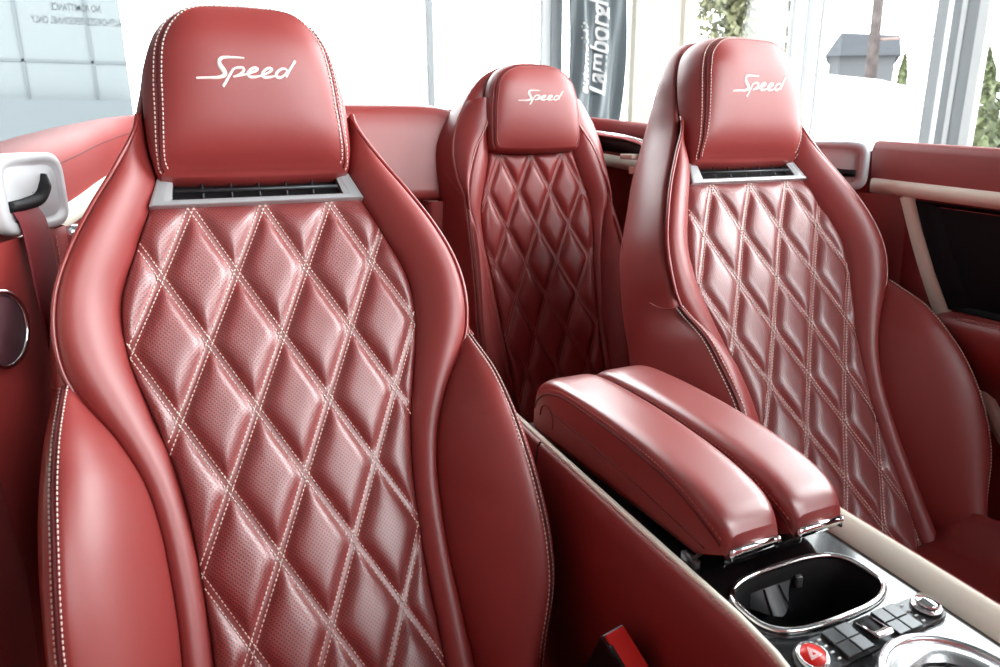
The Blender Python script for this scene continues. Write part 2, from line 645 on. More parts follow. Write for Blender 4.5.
    # --- air vent under the headrest
    if vent:
        v = T['vent']
        mb = MB()
        out = np.array(v['outer'])
        inn = np.array(v['inner'])
        dep = inn - [0, 0, .012]
        rim = out * .35 + inn * .65 + [0, 0, .0015]
        base_o = out - [0, 0, .01]
        mb.grid([S.P(*z.T) for z in (base_o, out, out + (inn - out) * .12 + [0, 0, .0012], rim, inn, dep)], close_v=True)
        vo = mb.build('air_vent', M['silver_paint'], root, smooth=False)
        mb = MB()
        mb.add(S.P(*dep.T), [tuple(range(len(dep)))])
        mb.build('recess', M['matt_black'], vo)
        mb = MB()
        lo, hi, n_ = v['grid']
        hw = v['hw']
        mid = (lo + hi) / 2
        for q_, r_ in ((mid, .0022),):
            mb.tube(S.P(np.linspace(-hw, hw, 3), np.full(3, q_), np.full(3, n_ + .001)), r_, 6)
        for u in np.linspace(-hw * .68, hw * .68, 5):
            mb.tube(S.P(np.full(3, u), np.linspace(lo, hi, 3), np.full(3, n_ - .002)), .0012, 6)
        mb.build('grille', M['fin'], vo)
    # --- cushion and plinth
    c = T['cushion']
    mb = MB()
    y0, y1, zt, hw = c['y0'], c['y1'], c['z'], c['hw']
    rows = []
    for y in np.linspace(y1, y0, 26):
        f = (y - y0) / (y1 - y0)
        row = []
        e = min(1, (1 - abs(2 * f - 1)) / .16)
        rd = math.sqrt(max(0, 1 - (1 - e) ** 2))
        top = zt + c['rise'] * (1 - f)
        for k in np.linspace(-1, 1, 41):
            ab = abs(k)
            side = .045 * np.clip((ab - .55) / .25, 0, 1) ** 1.5
            edge = math.sqrt(max(0, 1 - max(0, (ab - .82) / .18) ** 2))
            h = (top + side - c['zb']) * (.25 + .75 * edge * (.4 + .6 * rd))
            row.append((X0 + k * hw, y, c['zb'] + h))
        row = [(X0 - hw * .97, y, c['zb'])] + row + [(X0 + hw * .97, y, c['zb'])]
        rows.append(row)
    k = mb.grid(rows)
    nn = len(rows[0])
    mb.f.append(tuple(k + j for j in range(nn)))
    mb.f.append(tuple(k + (len(rows) - 1) * nn + j for j in range(nn)))
    mb.build('seat_cushion', lth, root)
    mb = MB()
    mb.box((X0, (y0 + y1) / 2, (c['zb'] + c['floor']) / 2), (hw * 1.7, (y1 - y0) * .85, c['zb'] - c['floor'] + .004))
    mb.build('seat_plinth', M['matt_black'], root, bevel=.008)
    return root


FLOOR = -.74      # cabin carpet, relative to the eye
front = Seat((.1065, .900, -.080), 31, .0790, .0805)
c0 = [(-.12, .112, .004), (-.09, .113, .004), (-.03, .113, .002), (-.01, .119, .001), (.049, .142, -.001), (.108, .161, -.002), (.167, .160, -.005), (.226, .146, -.009),
      (.284, .131, -.011), (.343, .122, -.013), (.402, .118, -.014), (.461, .116, -.014), (.52, .116, -.012), (.66, .112, -.006)]
bout = [(-.11, .119, .026), (-.09, .122, .027), (-.043, .147, .023), (.004, .174, .024), (.051, .197, .026), (.099, .214, .025), (.146, .219, .021), (.185, .214, .013),
        (.215, .201, .007), (.249, .180, .003), (.297, .159, -.003), (.346, .149, -.008), (.394, .145, -.010), (.443, .143, -.010), (.491, .144, -.010), (.66, .150, -.008)]
wout = [(.19, .217, .010), (.21, .219, .024), (.25, .222, .052), (.30, .225, .070), (.35, .226, .081), (.40, .228, .082), (.45, .229, .076), (.50, .224, .066), (.56, .205, .049), (.64, .185, .03)]
E_f = [(.190, .64, .025), (.2125, .56, .043), (.2325, .50, .058), (.2385, .45, .068), (.2375, .40, .074), (.2355, .35, .073), (.2325, .30, .063), (.2275, .25, .046), (.219, .20, .014),
       (.2205, .146, .018), (.2155, .099, .022), (.1985, .051, .023), (.1755, .004, .020), (.1485, -.043, .018), (.124, -.09, .016), (.1135, -.13, .018), (.105, -.172, .024), (.085, -.212, .028), (.05, -.234, .029), (0, -.240, .029)]
C_f = [(.18, .64, -.12), (.21, .56, -.12), (.235, .50, -.12), (.243, .45, -.125), (.245, .40, -.125), (.244, .34, -.126), (.238, .28, -.127), (.226, .22, -.127), (.220, .17, -.127),
       (.210, .115, -.125), (.198, .065, -.122), (.183, .03, -.117), (.167, -.01, -.110), (.149, -.055, -.103), (.129, -.10, -.088), (.112, -.145, -.062), (.097, -.185, -.040), (.077, -.216, -.028), (.044, -.235, -.020), (0, -.240, -.018)]
hd = [(0, -.0365, .015), (.090, -.0370, .015), (.1020, -.0400, .019), (.1030, -.049, .029), (.1015, -.064, .041), (.098, -.095, .056), (.095, -.128, .069), (.089, -.161, .078), (.075, -.188, .0815), (.047, -.206, .083), (0, -.2105, .083)]
hdb = [(0, -.035, -.02), (.090, -.036, -.02), (.104, -.041, -.016), (.109, -.054, -.004), (.113, -.072, .006), (.1145, -.10, .013), (.1125, -.135, .02), (.1045, -.174, .026), (.085, -.212, .030), (.05, -.234, .031), (0, -.240, .031)]
vent_f = dict(
    outer=[(-.1215, -.0005, .0075), (.1215, -.0005, .0075), (.1100, -.038, .000), (-.1100, -.038, .000)],
    inner=[(-.0975, -.0080, .0060), (.0975, -.0080, .0060), (.0935, -.037, -.001), (-.0935, -.037, -.001)], grid=(-.033, -.0085, .000), hw=.093)
front_T = dict(q=(-.002, .63), c0=c0, nc=[(-.05, .0), (0, -.001), (.075, -.008), (.16, -.0085), (.24, -.009), (.32, -.0095), (.40, -.008), (.48, -.004), (.70, .004)], H=.0100,
               bq=(-.105, .63), b_in=c0, b_out=bout, b_bulge=.020, pipe_end=.235, wq=(.193, .63), w_out=wout, w_bulge=.030,
               E=E_f, C=C_f, shell_bulge=.018, back_n=-.165,
               crease=[(.223, .195, .012), (.232, .185, -.012), (.232, .155, -.045), (.225, .105, -.075), (.208, .05, -.09)],
               head=hd, head_b=hdb, head_c=(0, -.115, .0615), head_bulge=.0185, word=((-.0575, -.1165), (.0515, -.1345)), word_sy=.000140, vent=vent_f,
               cushion=dict(y0=.10, y1=.62, z=-.60, rise=.05, hw=.215, zb=-.68, floor=FLOOR))
Q_front = perforated('perforated_quilted_leather', front.w, front.r)
seat_l = make_seat(front, 'front_seat', 'large red leather front seat nearest the camera, whole diamond-quilted back in view', 'car seat', (.1065, .40, EYE + FLOOR), front_T, True, M['thread'], Q_front, 'front bucket seats')
seat_r = copy_tree(seat_l)
seat_r.location.x += .76
seat_r['label'] = 'red leather front seat behind the twin armrests, beside the far door, seen at an angle'

rear = Seat((.760, 1.461, -.043), 14, .0790, .0800)
_a = math.radians(11.27)


def rear_off(q):
    y = -math.sin(_a) * q - .209 * np.where(q > 0, q, 0) ** 2
    z = -math.cos(_a) * q
    return y * rear.N[1] + z * rear.N[2]


rear.off = rear_off
c0r = [(-.12, .109, .006), (-.064, .109, .006), (-.005, .106, .004), (.045, .118, .005), (.08, .129, .006), (.12, .139, .006), (.19, .139, .004), (.25, .133, .002), (.31, .128, .0), (.40, .122, .0), (.56, .116, .0), (.66, .11, 0)]
boutr = [(-.12, .103, .020), (-.064, .110, .022), (-.009, .143, .024), (.041, .163, .026), (.083, .172, .026), (.108, .174, .024), (.15, .163, .016), (.233, .146, .010), (.316, .139, .006), (.38, .133, .004), (.50, .130, .003), (.66, .13, .003)]
woutr = [(.095, .175, .022), (.12, .178, .028), (.17, .183, .040), (.23, .188, .050), (.30, .193, .054), (.36, .197, .052), (.45, .195, .042), (.64, .18, .02)]
E_r = [(.18, .64, .02), (.197, .45, .042), (.199, .36, .052), (.195, .30, .054), (.190, .23, .050), (.186, .17, .040), (.181, .12, .028), (.180, .09, .024), (.186, .05, .010), (.187, .0, .0), (.181, -.035, -.004), (.170, -.068, -.006), (.150, -.105, -.008), (.122, -.145, -.012), (.088, -.175, -.014), (.045, -.194, -.016), (0, -.198, -.016)]
C_r = [(.17, .64, -.09), (.19, .45, -.09), (.20, .36, -.09), (.20, .30, -.09), (.20, .23, -.09), (.20, .17, -.09), (.20, .12, -.09), (.20, .09, -.09), (.203, .05, -.09), (.205, .0, -.088), (.20, -.035, -.085), (.185, -.068, -.08), (.16, -.105, -.075), (.125, -.145, -.07), (.088, -.175, -.066), (.045, -.192, -.064), (0, -.196, -.064)]
hdr = [(0, -.002, .030), (.085, -.004, .030), (.1005, -.012, .032), (.1035, -.030, .036), (.103, -.060, .041), (.1015, -.085, .044), (.098, -.110, .046), (.090, -.140, .046), (.072, -.162, .045), (.042, -.174, .044), (0, -.177, .044)]
hdrb = [(0, -.004, -.01), (.09, -.006, -.01), (.107, -.014, -.008), (.111, -.034, -.004), (.112, -.060, .0), (.111, -.088, .002), (.107, -.114, .003), (.098, -.146, .003), (.078, -.171, .002), (.045, -.185, .001), (0, -.189, .001)]
rear_T = dict(q=(-.010, .63), c0=c0r, nc=[(-.05, -.004), (0, -.006), (.1, -.008), (.3, -.010), (.7, -.010)], H=.0085, row=.0030, tr=.0007,
              bq=(-.11, .63), b_in=c0r, b_out=boutr, b_bulge=.016, pipe_end=.10, wq=(.095, .63), w_out=woutr, w_bulge=.016,
              E=E_r, C=C_r, shell_bulge=.003, back_n=-.12, crease=[(.176, .1, .024), (.186, .08, .008), (.19, .06, -.01), (.2, .03, -.03)],
              head=hdr, head_b=hdrb, head_c=(0, -.09, .040), head_bulge=.016, word=((-.053, -.098), (.057, -.110)), word_sy=.000140,
              cushion=dict(y0=1.00, y1=1.36, z=-.655, rise=.03, hw=.20, zb=-.71, floor=FLOOR))
Q_rear = mat('quilted_leather', RED, .38, spec=.55, bump=(700, .08, .0006))
seat_b = make_seat(rear, 'rear_seat', 'smaller red quilted rear seat in the gap between the two front seats', 'car seat', (.76, 1.20, EYE + FLOOR), rear_T, False, M['thread_dim'], Q_rear)
# shoulder of the rear seat between bolster edge and the broad shell
mb = MB()
for sg in (-1, 1):
    q = np.linspace(-.115, .12, 50)
    bu, bn = rear.curve(boutr, q)
    Er = np.array(E_r)[::-1]
    eu = np.interp(q, Er[:, 1], Er[:, 0])
    en = np.interp(q, Er[:, 1], Er[:, 2])
    mb.grid(strip(rear, np.stack([bu, q, bn], 1), np.stack([eu, q, en], 1), .010, 12, .7, sg))
mb.grid(strip(rear, np.stack([np.linspace(-.103, .103, 40), -.115 - .06 * (1 - (np.linspace(-1, 1, 40)) ** 2) ** .5, np.full(40, .0)], 1),
              np.stack([np.interp(np.linspace(-1, 1, 40), [-1, -.85, -.6, 0, .6, .85, 1], [-.143, -.122, -.088, 0, .088, .122, .143]),
                        np.interp(np.abs(np.linspace(-1, 1, 40)), [0, .3, .6, .85, 1], [-.198, -.194, -.175, -.145, -.115]), np.full(40, -.013)], 1), .004, 8, .7))
mb.build('shoulder_panel', M['leather'], seat_b)

# ------------------------------------------------------------------ car body and trim
car = thing('convertible_car', 'open convertible car body with red leather cabin trim, cream strips and right-hand door', 'car', (MID, 1.0, EYE + FLOOR - .06))
rail_l = [(-.175, .915, -.034), (-.155, 1.00, -.024), (-.139, 1.08, -.013), (-.118, 1.22, -.001), (-.083, 1.45, .020), (-.029, 1.60, .038), (.10, 1.69, .053), (.30, 1.73, .061), (MID, 1.735, .062)]
rail = rail_l + [(2 * MID - x, y, z) for x, y, z in rail_l[::-1][1:]]
rp = smooth_path(rail, 160)
tg = np.gradient(rp, axis=0)
tg[:, 2] = 0
tg /= np.linalg.norm(tg, axis=1)[:, None]
outw = np.stack([-tg[:, 1], tg[:, 0], 0 * tg[:, 0]], 1)          # away from the cabin
Zv = np.array([0, 0, 1.])


def sweep(name, m, prof, parent, closed=False, a=0, b=None):
    mb_ = MB()
    mb_.grid([rp[a:b] + outw[a:b] * o + Zv * z for o, z in prof], close_u=closed)
    return mb_.build(name, m, parent)


trim = sweep('rear_deck_trim', M['trim_leather'], [(.20, -.60), (.20, -.08), (.17, -.035), (.10, -.012), (.04, -.001), (.012, 0), (.002, -.003), (-.006, -.012), (-.009, -.03), (-.008, -.060), (-.006, -.0845)], car)
tag(sweep('waist_strip', M['cream'], [(-.004, -.082), (-.011, -.085), (-.013, -.098), (-.011, -.110), (-.004, -.113)], trim), 'cream leather strip')
sweep('lower_trim', M['leather'], [(.0, -.110), (.012, -.125), (.012, -.40), (.0, -.66), (-.02, -.74)], trim)
mb = MB()                                                        # sculpted shelf line along the rail
pth = rp[6:150] + outw[6:150] * -.0075 + Zv * -.028
mb.tube(pth, .0016, 6)
mb.build('seam', M['seam'], trim)
# silver belt guides on both flanks
for sg in (-1, 1):
    fx = lambda p: (p[0] if sg < 0 else 2 * MID - p[0], p[1], p[2])
    d = np.array([.35, .937, 0])
    nrm = np.array([.937, -.35, 0])
    c = np.array([-.1325, .975, -.060]) - .017 * np.array([.35, .937, 0])

    def PT(a, z, n):
        return fx(c + d * a + np.array([0, 0, z]) + nrm * n)

    def rr(hx, hz, e=5., n=48):
        t_ = np.linspace(0, 2 * math.pi, n, endpoint=False)
        return [(hx * np.sign(math.cos(t)) * abs(math.cos(t)) ** (2 / e), hz * np.sign(math.sin(t)) * abs(math.sin(t)) ** (2 / e)) for t in t_]
    mb = MB()
    rings = []
    for hx, hz, n in ((.068, .043, -.002), (.068, .043, .009), (.065, .040, .012), (.057, .033, .012), (.054, .030, .007), (.053, .029, .008)):
        rings.append([PT(a, z, n) for a, z in rr(hx, hz)])
    rings.append([PT(a * .02, z * .02, .008) for a, z in rr(.053, .029)])
    mb.grid(rings, close_v=True)
    bz = mb.build('belt_guide', M['guide_silver'], car)
    tag(bz, 'silver belt guide')
    mb = MB()                                                    # dark slot, hooked upwards at its rear end
    sp_ = smooth_path([(-.050, -.012, 0), (-.02, -.011, 0), (.010, -.006, 0), (.023, .006, 0), (.026, .019, 0)], 30)
    wd_ = np.interp(np.linspace(0, 1, 30), [0, .6, .85, 1], [.006, .0075, .0085, .004])
    mb.tube([PT(a_, z_, .0085) for a_, z_, _ in sp_], wd_, 10)
    mb.build('belt_slot', M['matt_black'], bz)
# small silver latch below the left guide
mb = MB()
mb.tube([(-.118, 1.035, -.118), (-.104, 1.045, -.117), (-.095, 1.05, -.117)], [.010, .011, .008], 14)
mb.build('coat_hook', M['silver'], car)
# round speaker on the left flank
mb = MB()
sc_, nv = np.array([-.166, .842, -.187]), np.array([.93, -.37, 0.])
e1 = np.array([.37, .93, 0.])


def disc_ring(mb, c, r, n, rad=.0028, k=40, ax=None, squash=1.):
    a1, a2 = ax
    mb.tube([c + a1 * r * math.cos(t) + a2 * r * squash * math.sin(t) + n for t in np.linspace(0, 2 * math.pi, k, endpoint=False)], rad, 8, closed=True)


disc_ring(mb, sc_, .038, nv * .006, .003, ax=(e1, Zv))
spk = mb.build('speaker', M['chrome'], car)
mb = MB()
mb.grid([[sc_ + nv * (.004 + .004 * (1 - r * r)) +   .037 * r * (e1 * math.cos(t) + Zv * math.sin(t)) for t in np.linspace(0, 2 * math.pi, 32)] for r in (.02, .4, .75, 1)])
mb.build('grille', mat('speaker_mesh', (.07, .02, .028), .6, bump=(1500, .6, .001)), spk)
for sg in (-1, 1):
    x = lambda v: v if sg < 0 else 2 * MID - v
    mb = MB()
    mb.grid([[(x(a_), y_, z_) for a_, y_ in ((-.108, 1.03), (-.095, 1.20), (-.075, 1.40))] for z_ in (-.118, -.22, -.34)])
    mb.build('dark_gap_sheet', M['matt_black'], car)  # flat black sheet; the darkness of the gap is put in as colour
# B-post trims in front of the guides
for sg in (-1, 1):
    x = lambda v: v if sg < 0 else 2 * MID - v
    mb = MB()
    P_ = []
    for z in (-.105, -.125, -.30, -.50, -.74):
        P_.append([(x(-.20), .80, z), (x(-.162), .86, z), (x(-.145), .93, z), (x(-.122), .99, z), (x(-.112), 1.02, z), (x(-.13), 1.06, z)])
    mb.grid(P_)
    pt = mb.build('post_trim', M['leather'], car)
    for o in (0, .006):
        mb = MB()
        stitches(mb, [(x(-.120), .985 + o, z) for z in np.linspace(-.112, -.30, 30)], nrm=(sg * -1., -1., 0), r=.0009)
        mb.build('stitching', M['thread_dim'], pt)
# rear handle and recess on the right flank
mb = MB()
hp = smooth_path([(.955, 1.56, .002), (.975, 1.50, -.004), (.988, 1.42, -.013), (.995, 1.36, -.027), (.985, 1.33, -.045)], 30)
mb.tube(hp + np.array([.0, 0, 0]), .0065, 10)
mb.build('grab_handle', M['silver'], car)
mb = MB()
mb.grid([[(p[0] + .014, p[1], p[2] + .002) for p in hp], [(p[0] + .004, p[1], p[2] - .004) for p in hp], [(p[0] - .001, p[1], p[2] - .022) for p in hp], [(p[0] + .02, p[1], p[2] - .04) for p in hp]])
mb.build('handle_recess', M['matt_black'], car)
mb = MB()
mb.box((.985, 1.40, -.0525), (.03, .05, .012))
mb.box((.990, 1.38, -.083), (.026, .035, .016))
mb.build('latch', M['cream'], car, bevel=.003)
# panel between the rear seats
mb = MB()
rows = []
for f, (y, z) in enumerate([(1.74, .00), (1.70, .045), (1.655, .062), (1.60, .065), (1.565, .058), (1.548, .040), (1.540, 0.), (1.530, -.06), (1.520, -.115), (1.518, -.132), (1.53, -.141), (1.60, -.143)]):
    rows.append([(xx, y, z - .012 * (2 * abs(xx - .405) / .42) ** 6) for xx in np.linspace(.195, .615, 40)])
mb.grid(rows)
mb.build('centre_rear_panel', M['leather'], car)
mb = MB()
mb.grid([[(x_, y_, z_) for x_, y_ in ((.528, 1.60), (.533, 1.515), (.540, 1.508), (.62, 1.505), (.66, 1.52))] for z_ in (-.1435, -.15, -.30, -.50, -.74)])
mb.build('rear_armrest', M['leather'], car)
mb = MB()
mb.box((MID, 1.65, -.42), (1.16, .03, .56))
mb.build('bulkhead', M['leather'], car)
mb = MB()
mb.box((MID, .70, FLOOR - .02), (1.34, 2.1, .04))
mb.build('floor_pan', M['carpet'], car)
mb = MB()
mb.box((MID, .70, FLOOR - .15), (1.2, 1.9, .22))
for sx in (-.56, .56):                                            # body rests on its underframe
    mb.box((MID + sx, .8, FLOOR - .19), (.14, 2.3, .14))
mb.build('underbody', M['paint'], car)

mb = MB()
rows = []
for y_, z_ in ((-.20, FLOOR), (-.22, -.50), (-.18, -.34), (-.13, -.24), (-.12, -.11), (-.17, -.050), (-.40, -.035), (-.70, -.06), (-.95, -.12), (-.97, FLOOR)):
    rows.append([(x_, y_ - .05 * (2 * (x_ - MID) / 1.3) ** 2, z_ + .02 * math.exp(-((x_ - .106) / .2) ** 2) * (z_ > -.2)) for x_ in np.linspace(MID - .66, MID + .66, 40)])
mb.grid(rows)
mb.build('unseen_dashboard', M['leather'], car)  # unseen behind the camera; added, top raised, to shade the lower seats

# right-hand and left-hand doors
for sg in (1, -1):
    X = lambda v: v if sg > 0 else 2 * MID - v
    mb = MB()
    prof = [(1.33, -.66), (1.34, -.30), (1.31, -.05), (1.25, -.022), (1.165, -.0155), (1.155, -.019), (1.150, -.031), (1.151, -.08), (1.152, -.105), (1.156, -.125), (1.160, -.30), (1.155, -.45), (1.165, -.70)]
    ys = np.linspace(.905, -.10, 30)
    mb.grid([[(X(px_), y_ - (.10 * max(0, -(pz_ + .03)) if y_ > .90 else 0), pz_ - .012 * np.clip((.905 - y_) / .25, 0, 1)) for y_ in ys] for px_, pz_ in prof])
    for y_ in (.905, -.10):
        mb.add([(X(px_), y_, pz_ - (.012 if y_ < 0 else 0)) for px_, pz_ in prof], [tuple(range(len(prof)))])
    door = mb.build('door', M['leather'], car)
    mb = MB()
    mb.grid([[(X(px_), y_, pz_ - .012 * np.clip((.9 - y_) / .25, 0, 1)) for y_ in np.linspace(.895, -.08, 30)] for px_, pz_ in ((1.153, -.079), (1.145, -.081), (1.143, -.092), (1.145, -.1035), (1.154, -.1055))])
    tag(mb.build('waist_strip', M['cream'], door), 'cream leather strip')
    k = smooth_path([(0, .826, -.106), (0, .788, -.19), (0, .752, -.26), (0, .713, -.325), (0, .655, -.40), (0, .58, -.49), (0, .48, -.60)], 40)
    T_ = np.gradient(k, axis=0)
    T_ /= np.linalg.norm(T_, axis=1)[:, None]
    S_ = np.cross(T_, [1, 0, 0])
    mb = MB()
    mb.grid([[(X(xx), (p + s_ * o)[1], (p + s_ * o)[2]) for p, s_ in zip(k, S_)] for xx, o in ((1.158, -.0135), (1.1475, -.0115), (1.1455, 0), (1.1475, .0115), (1.158, .0135))])
    tag(mb.build('diagonal_strip', M['cream'], door), 'cream leather strip')
    # dark gloss panel in front of the strip
    mb = MB()
    outl = [(.808, -.112), (.785, -.165), (.755, -.225), (.722, -.282), (.60, -.285), (.40, -.29), (.10, -.30), (-.05, -.30), (-.05, -.127), (.30, -.125), (.60, -.121)]
    cc = (.40, -.20)
    rg = []
    for s_, xx in ((1, 1.160), (1, 1.1475), (.985, 1.146), (.95, 1.150), (.9, 1.154), (.02, 1.154)):
        rg.append([(X(xx), cc[0] + (a_ - cc[0]) * s_, cc[1] + (b_ - cc[1]) * s_) for a_, b_ in outl])
    mb.grid(rg, close_v=True)
    mb.build('dark_inlay', M['veneer'], door, smooth=False)
    # door armrest
    mb = MB()
    pr = [(1.165, -.285), (1.13, -.283), (1.112, -.290), (1.104, -.305), (1.108, -.335), (1.125, -.375), (1.165, -.42)]
    rows = []
    ye = 0 if sg > 0 else .36
    for y_, sc in ((.745 - ye, .02), (.738 - ye, .55), (.722 - ye, .85), (.70 - ye, 1), (.5 - ye, 1), (.25 - ye / 2, 1), (-.05, 1)):
        rows.append([(X(1.165 + (a_ - 1.165) * sc), y_, -.34 + (b_ + .34) * (.6 + .4 * sc)) for a_, b_ in pr])
    mb.grid(rows)
    ar = mb.build('door_armrest', M['leather'], door)
    for o in (0, .007):
        mb = MB()
        stitches(mb, [(X(1.1215 + .014 * 0 - o), y_, -.2855 - .0005 * 0 - o * .25) for y_ in np.linspace(.69 - ye, -.04, 60)], nrm=(0, 0, 1), r=.0008)
        mb.build('stitching', M['thread_dim'], ar)

# ------------------------------------------------------------------ seat belts and buckle
mb = MB()
ctr = smooth_path([(-.140, .935, -.071), (-.133, .933, -.085), (-.130, .929, -.108), (-.126, .912, -.17), (-.117, .898, -.25), (-.104, .885, -.36), (-.10, .87, FLOOR + .004)], 40)
tw = np.clip(np.linspace(-.3, 1.6, 40), 0, 1)[:, None]
wdir = np.array([.35, .937, 0]) * (1 - tw) + np.array([.74, .67, 0]) * tw
wdir = wdir / np.linalg.norm(wdir, axis=1)[:, None] * .0255
nd = np.stack([wdir[:, 1], -wdir[:, 0], 0 * wdir[:, 0]], 1) / .0255 * .0007
mb.grid([ctr - wdir + nd, ctr - wdir * .9 + nd * 2, ctr + nd * 2, ctr + wdir * .9 + nd * 2, ctr + wdir + nd, ctr + wdir - nd, ctr - wdir - nd], close_u=True)
tag(mb.build('seat_belt', M['webbing'], base=(-.125, .90, EYE + FLOOR)), 'dark red seat belt webbing hanging from the silver guide at the left edge', 'seat belt')

bk = thing('belt_buckle', 'black seat belt buckle with a red press button beside the console', 'belt buckle', (.36, .50, EYE + FLOOR))
Rb = frame_rot((.98, .02, .19), (-.08, .85, .52))
bt = np.array([.3435, .4635, -.4700])


def bp(a, b, c):
    return bt + Rb @ np.array([a, b, c])


mb = MB()
rings = []
for a, b, c in ((.0105, .0190, -.29), (.0125, .0230, -.09), (.0135, .0235, -.03), (.0135, .0235, -.003), (.0125, .0225, 0)):
    rings.append([bp(x_, y_, c) for x_, y_ in ((-a, -b), (a, -b), (a, b), (-a, b))])
k = mb.grid(rings, close_v=True)
mb.f.append((k + 16, k + 17, k + 18, k + 19))
mb.f.append((k + 3, k + 2, k + 1, k))
mb.build('buckle_case', M['black'], bk, bevel=.0015, smooth=False)
mb = MB()
mb.add([bp(x_, y_, z_) for x_, y_, z_ in ((-.0105, -.021, 0), (.0115, -.021, 0), (.0115, .021, 0), (-.0105, .021, 0), (-.0105, -.021, .0035), (.0115, -.021, .0018), (.0115, .021, .0018), (-.0105, .021, .0035))],
       [(0, 1, 2, 3), (4, 7, 6, 5), (0, 4, 5, 1), (1, 5, 6, 2), (2, 6, 7, 3), (3, 7, 4, 0)])
tag(mb.build('press_button', M['button_red'], bk, bevel=.0009, smooth=False), 'red press button')
mb = MB()
mb.box(bp(-.0112, -.002, .0022), (.004, .026, .004), Rb)
mb.build('tongue_slot', M['matt_black'], bk)

# ------------------------------------------------------------------ centre console
con = thing('center_console', 'red leather centre console with cream rails, cup holder and black button panel', 'console', (MID, .4, EYE + FLOOR))
LP = [(.387, -.386), (.3855, -.3835), (.382, -.3835), (.379, -.388), (.376, -.41), (.373, -.50), (.372, -.78)]
RP = [(.596, -.383), (.598, -.3805), (.601, -.3805), (.604, -.386), (.606, -.41), (.609, -.50), (.610, -.78)]
for prof in (LP, RP):
    for ya, yb in ((.10, .706), (.710, .84)):
        mb = MB()
        mb.grid([[(px_, y_, pz_) for y_ in np.linspace(ya, yb, 24)] for px_, pz_ in prof])
        mb.add([(MID, yb, -.78)] + [(px_, yb, pz_) for px_, pz_ in prof], [tuple(range(len(prof) + 1))])
        mb.build('side_panel', M['leather'], con)
for prof in ([(.3845, -.388), (.3845, -.3825), (.3865, -.3805), (.3900, -.3805), (.3920, -.383), (.3930, -.393), (.3930, -.41)],
             [(.598, -.388), (.598, -.3800), (.5955, -.3780), (.5915, -.3780), (.588, -.3795), (.5735, -.3915), (.571, -.400), (.571, -.42)]):
    mb = MB()
    mb.grid([[(px_, y_, pz_) for y_ in np.linspace(.84, .10, 20)] for px_, pz_ in prof])
    tag(mb.build('side_rail', M['cream'], con), 'cream leather rail')
mb = MB()
stitches(mb, [(.3825, y_, -.3832) for y_ in np.linspace(.70, .11, 80)], nrm=(0, 0, 1), r=.0006)
mb.build('stitching', M['thread_dim'], con)
# glossy deck with a hole for the cup holder
ZP = -.3945
hc_, ha, hb = np.array([.4785, .3825]), .0728, .0362


def stad(k, n=72, e=3.0, c=hc_, a=ha, b=hb):
    return np.array([(c[0] + (a + k) * np.sign(math.cos(t)) * abs(math.cos(t)) ** (2 / e), c[1] + (b + k) * np.sign(math.sin(t)) * abs(math.sin(t)) ** (2 / e)) for t in np.linspace(0, 2 * math.pi, n, endpoint=False)])


mb = MB()
inner = stad(.001)
d = inner - hc_
x0, x1, y0, y1 = .3915, .5725, .10, .56
outer = []
for v in d:
    sx = ((x1 - hc_[0]) if v[0] > 0 else (hc_[0] - x0)) / max(abs(v[0]), 1e-6)
    sy = ((y1 - hc_[1]) if v[1] > 0 else (hc_[1] - y0)) / max(abs(v[1]), 1e-6)
    outer.append(hc_ + v * min(sx, sy))
outer = np.array(outer)
for cx, cy in ((x0, y0), (x1, y0), (x0, y1), (x1, y1)):
    outer[np.argmin(np.hypot(outer[:, 0] - cx, outer[:, 1] - cy))] = (cx, cy)
mb.grid([[(p[0] + (q_[0] - p[0]) * k, p[1] + (q_[1] - p[1]) * k, ZP) for p, q_ in zip(inner, outer)] for k in np.linspace(0, 1, 14)], close_v=True)
mb.build('gloss_deck', M['piano'], con)
mb = MB()
rings = []
for k, z in ((.001, 0), (-.002, -.006), (-.004, -.03), (-.007, -.060), (-.012, -.066)):
    rings.append([(p[0], p[1], ZP + z) for p in stad(k)])
rings.append([(hc_[0] + (p[0] - hc_[0]) * .02, hc_[1] + (p[1] - hc_[1]) * .02, ZP - .066) for p in stad(-.012)])
mb.grid(rings, close_v=True)
cup = mb.build('cup_holder', M['matt_black'], con)
mb = MB()
mb.tube([(p[0], p[1], ZP + .0022) for p in stad(.0005)], .0027, 10, closed=True)
tag(mb.build('rim', M['chrome'], cup), 'chrome rim')
mb = MB()                                                       # saddle between the two cup wells
rows = []
for a in np.linspace(-1, 1, 17):
    xx = hc_[0] - .012 + a * (.024)
    row = []
    for b in np.linspace(0, 1, 7):
        dep_ = .002 + .017 * (1 - abs(a) ** 1.6) * b
        row.append((xx, hc_[1] + hb - .003 - dep_, ZP - .012 - .020 * b + .004 * abs(a) * b))
    rows.append(row)
mb.grid(rows)
dv = mb.build('divider', M['grey_plastic'], cup)
mb = MB()
for a in (-.006, .012):
    mb.tube([(hc_[0] - .015 + a, hc_[1] + hb - .006, ZP - .012), (hc_[0] - .015 + a * 1.3, hc_[1] + hb - .0205, ZP - .031)], .0010, 6)
mb.build('rib', M['matt_black'], dv)
for (xx, yy, rz, l_) in ((hc_[0] - ha + .009, hc_[1] + .002, .25, .014), (hc_[0] + .022, hc_[1] + hb - .006, 1.4, .007)):
    mb = MB()
    mb.box((xx, yy, ZP - .016), (.005, l_, .012), rotz(rz))
    mb.build('grip_tab', M['grey_plastic'], cup, bevel=.0015)
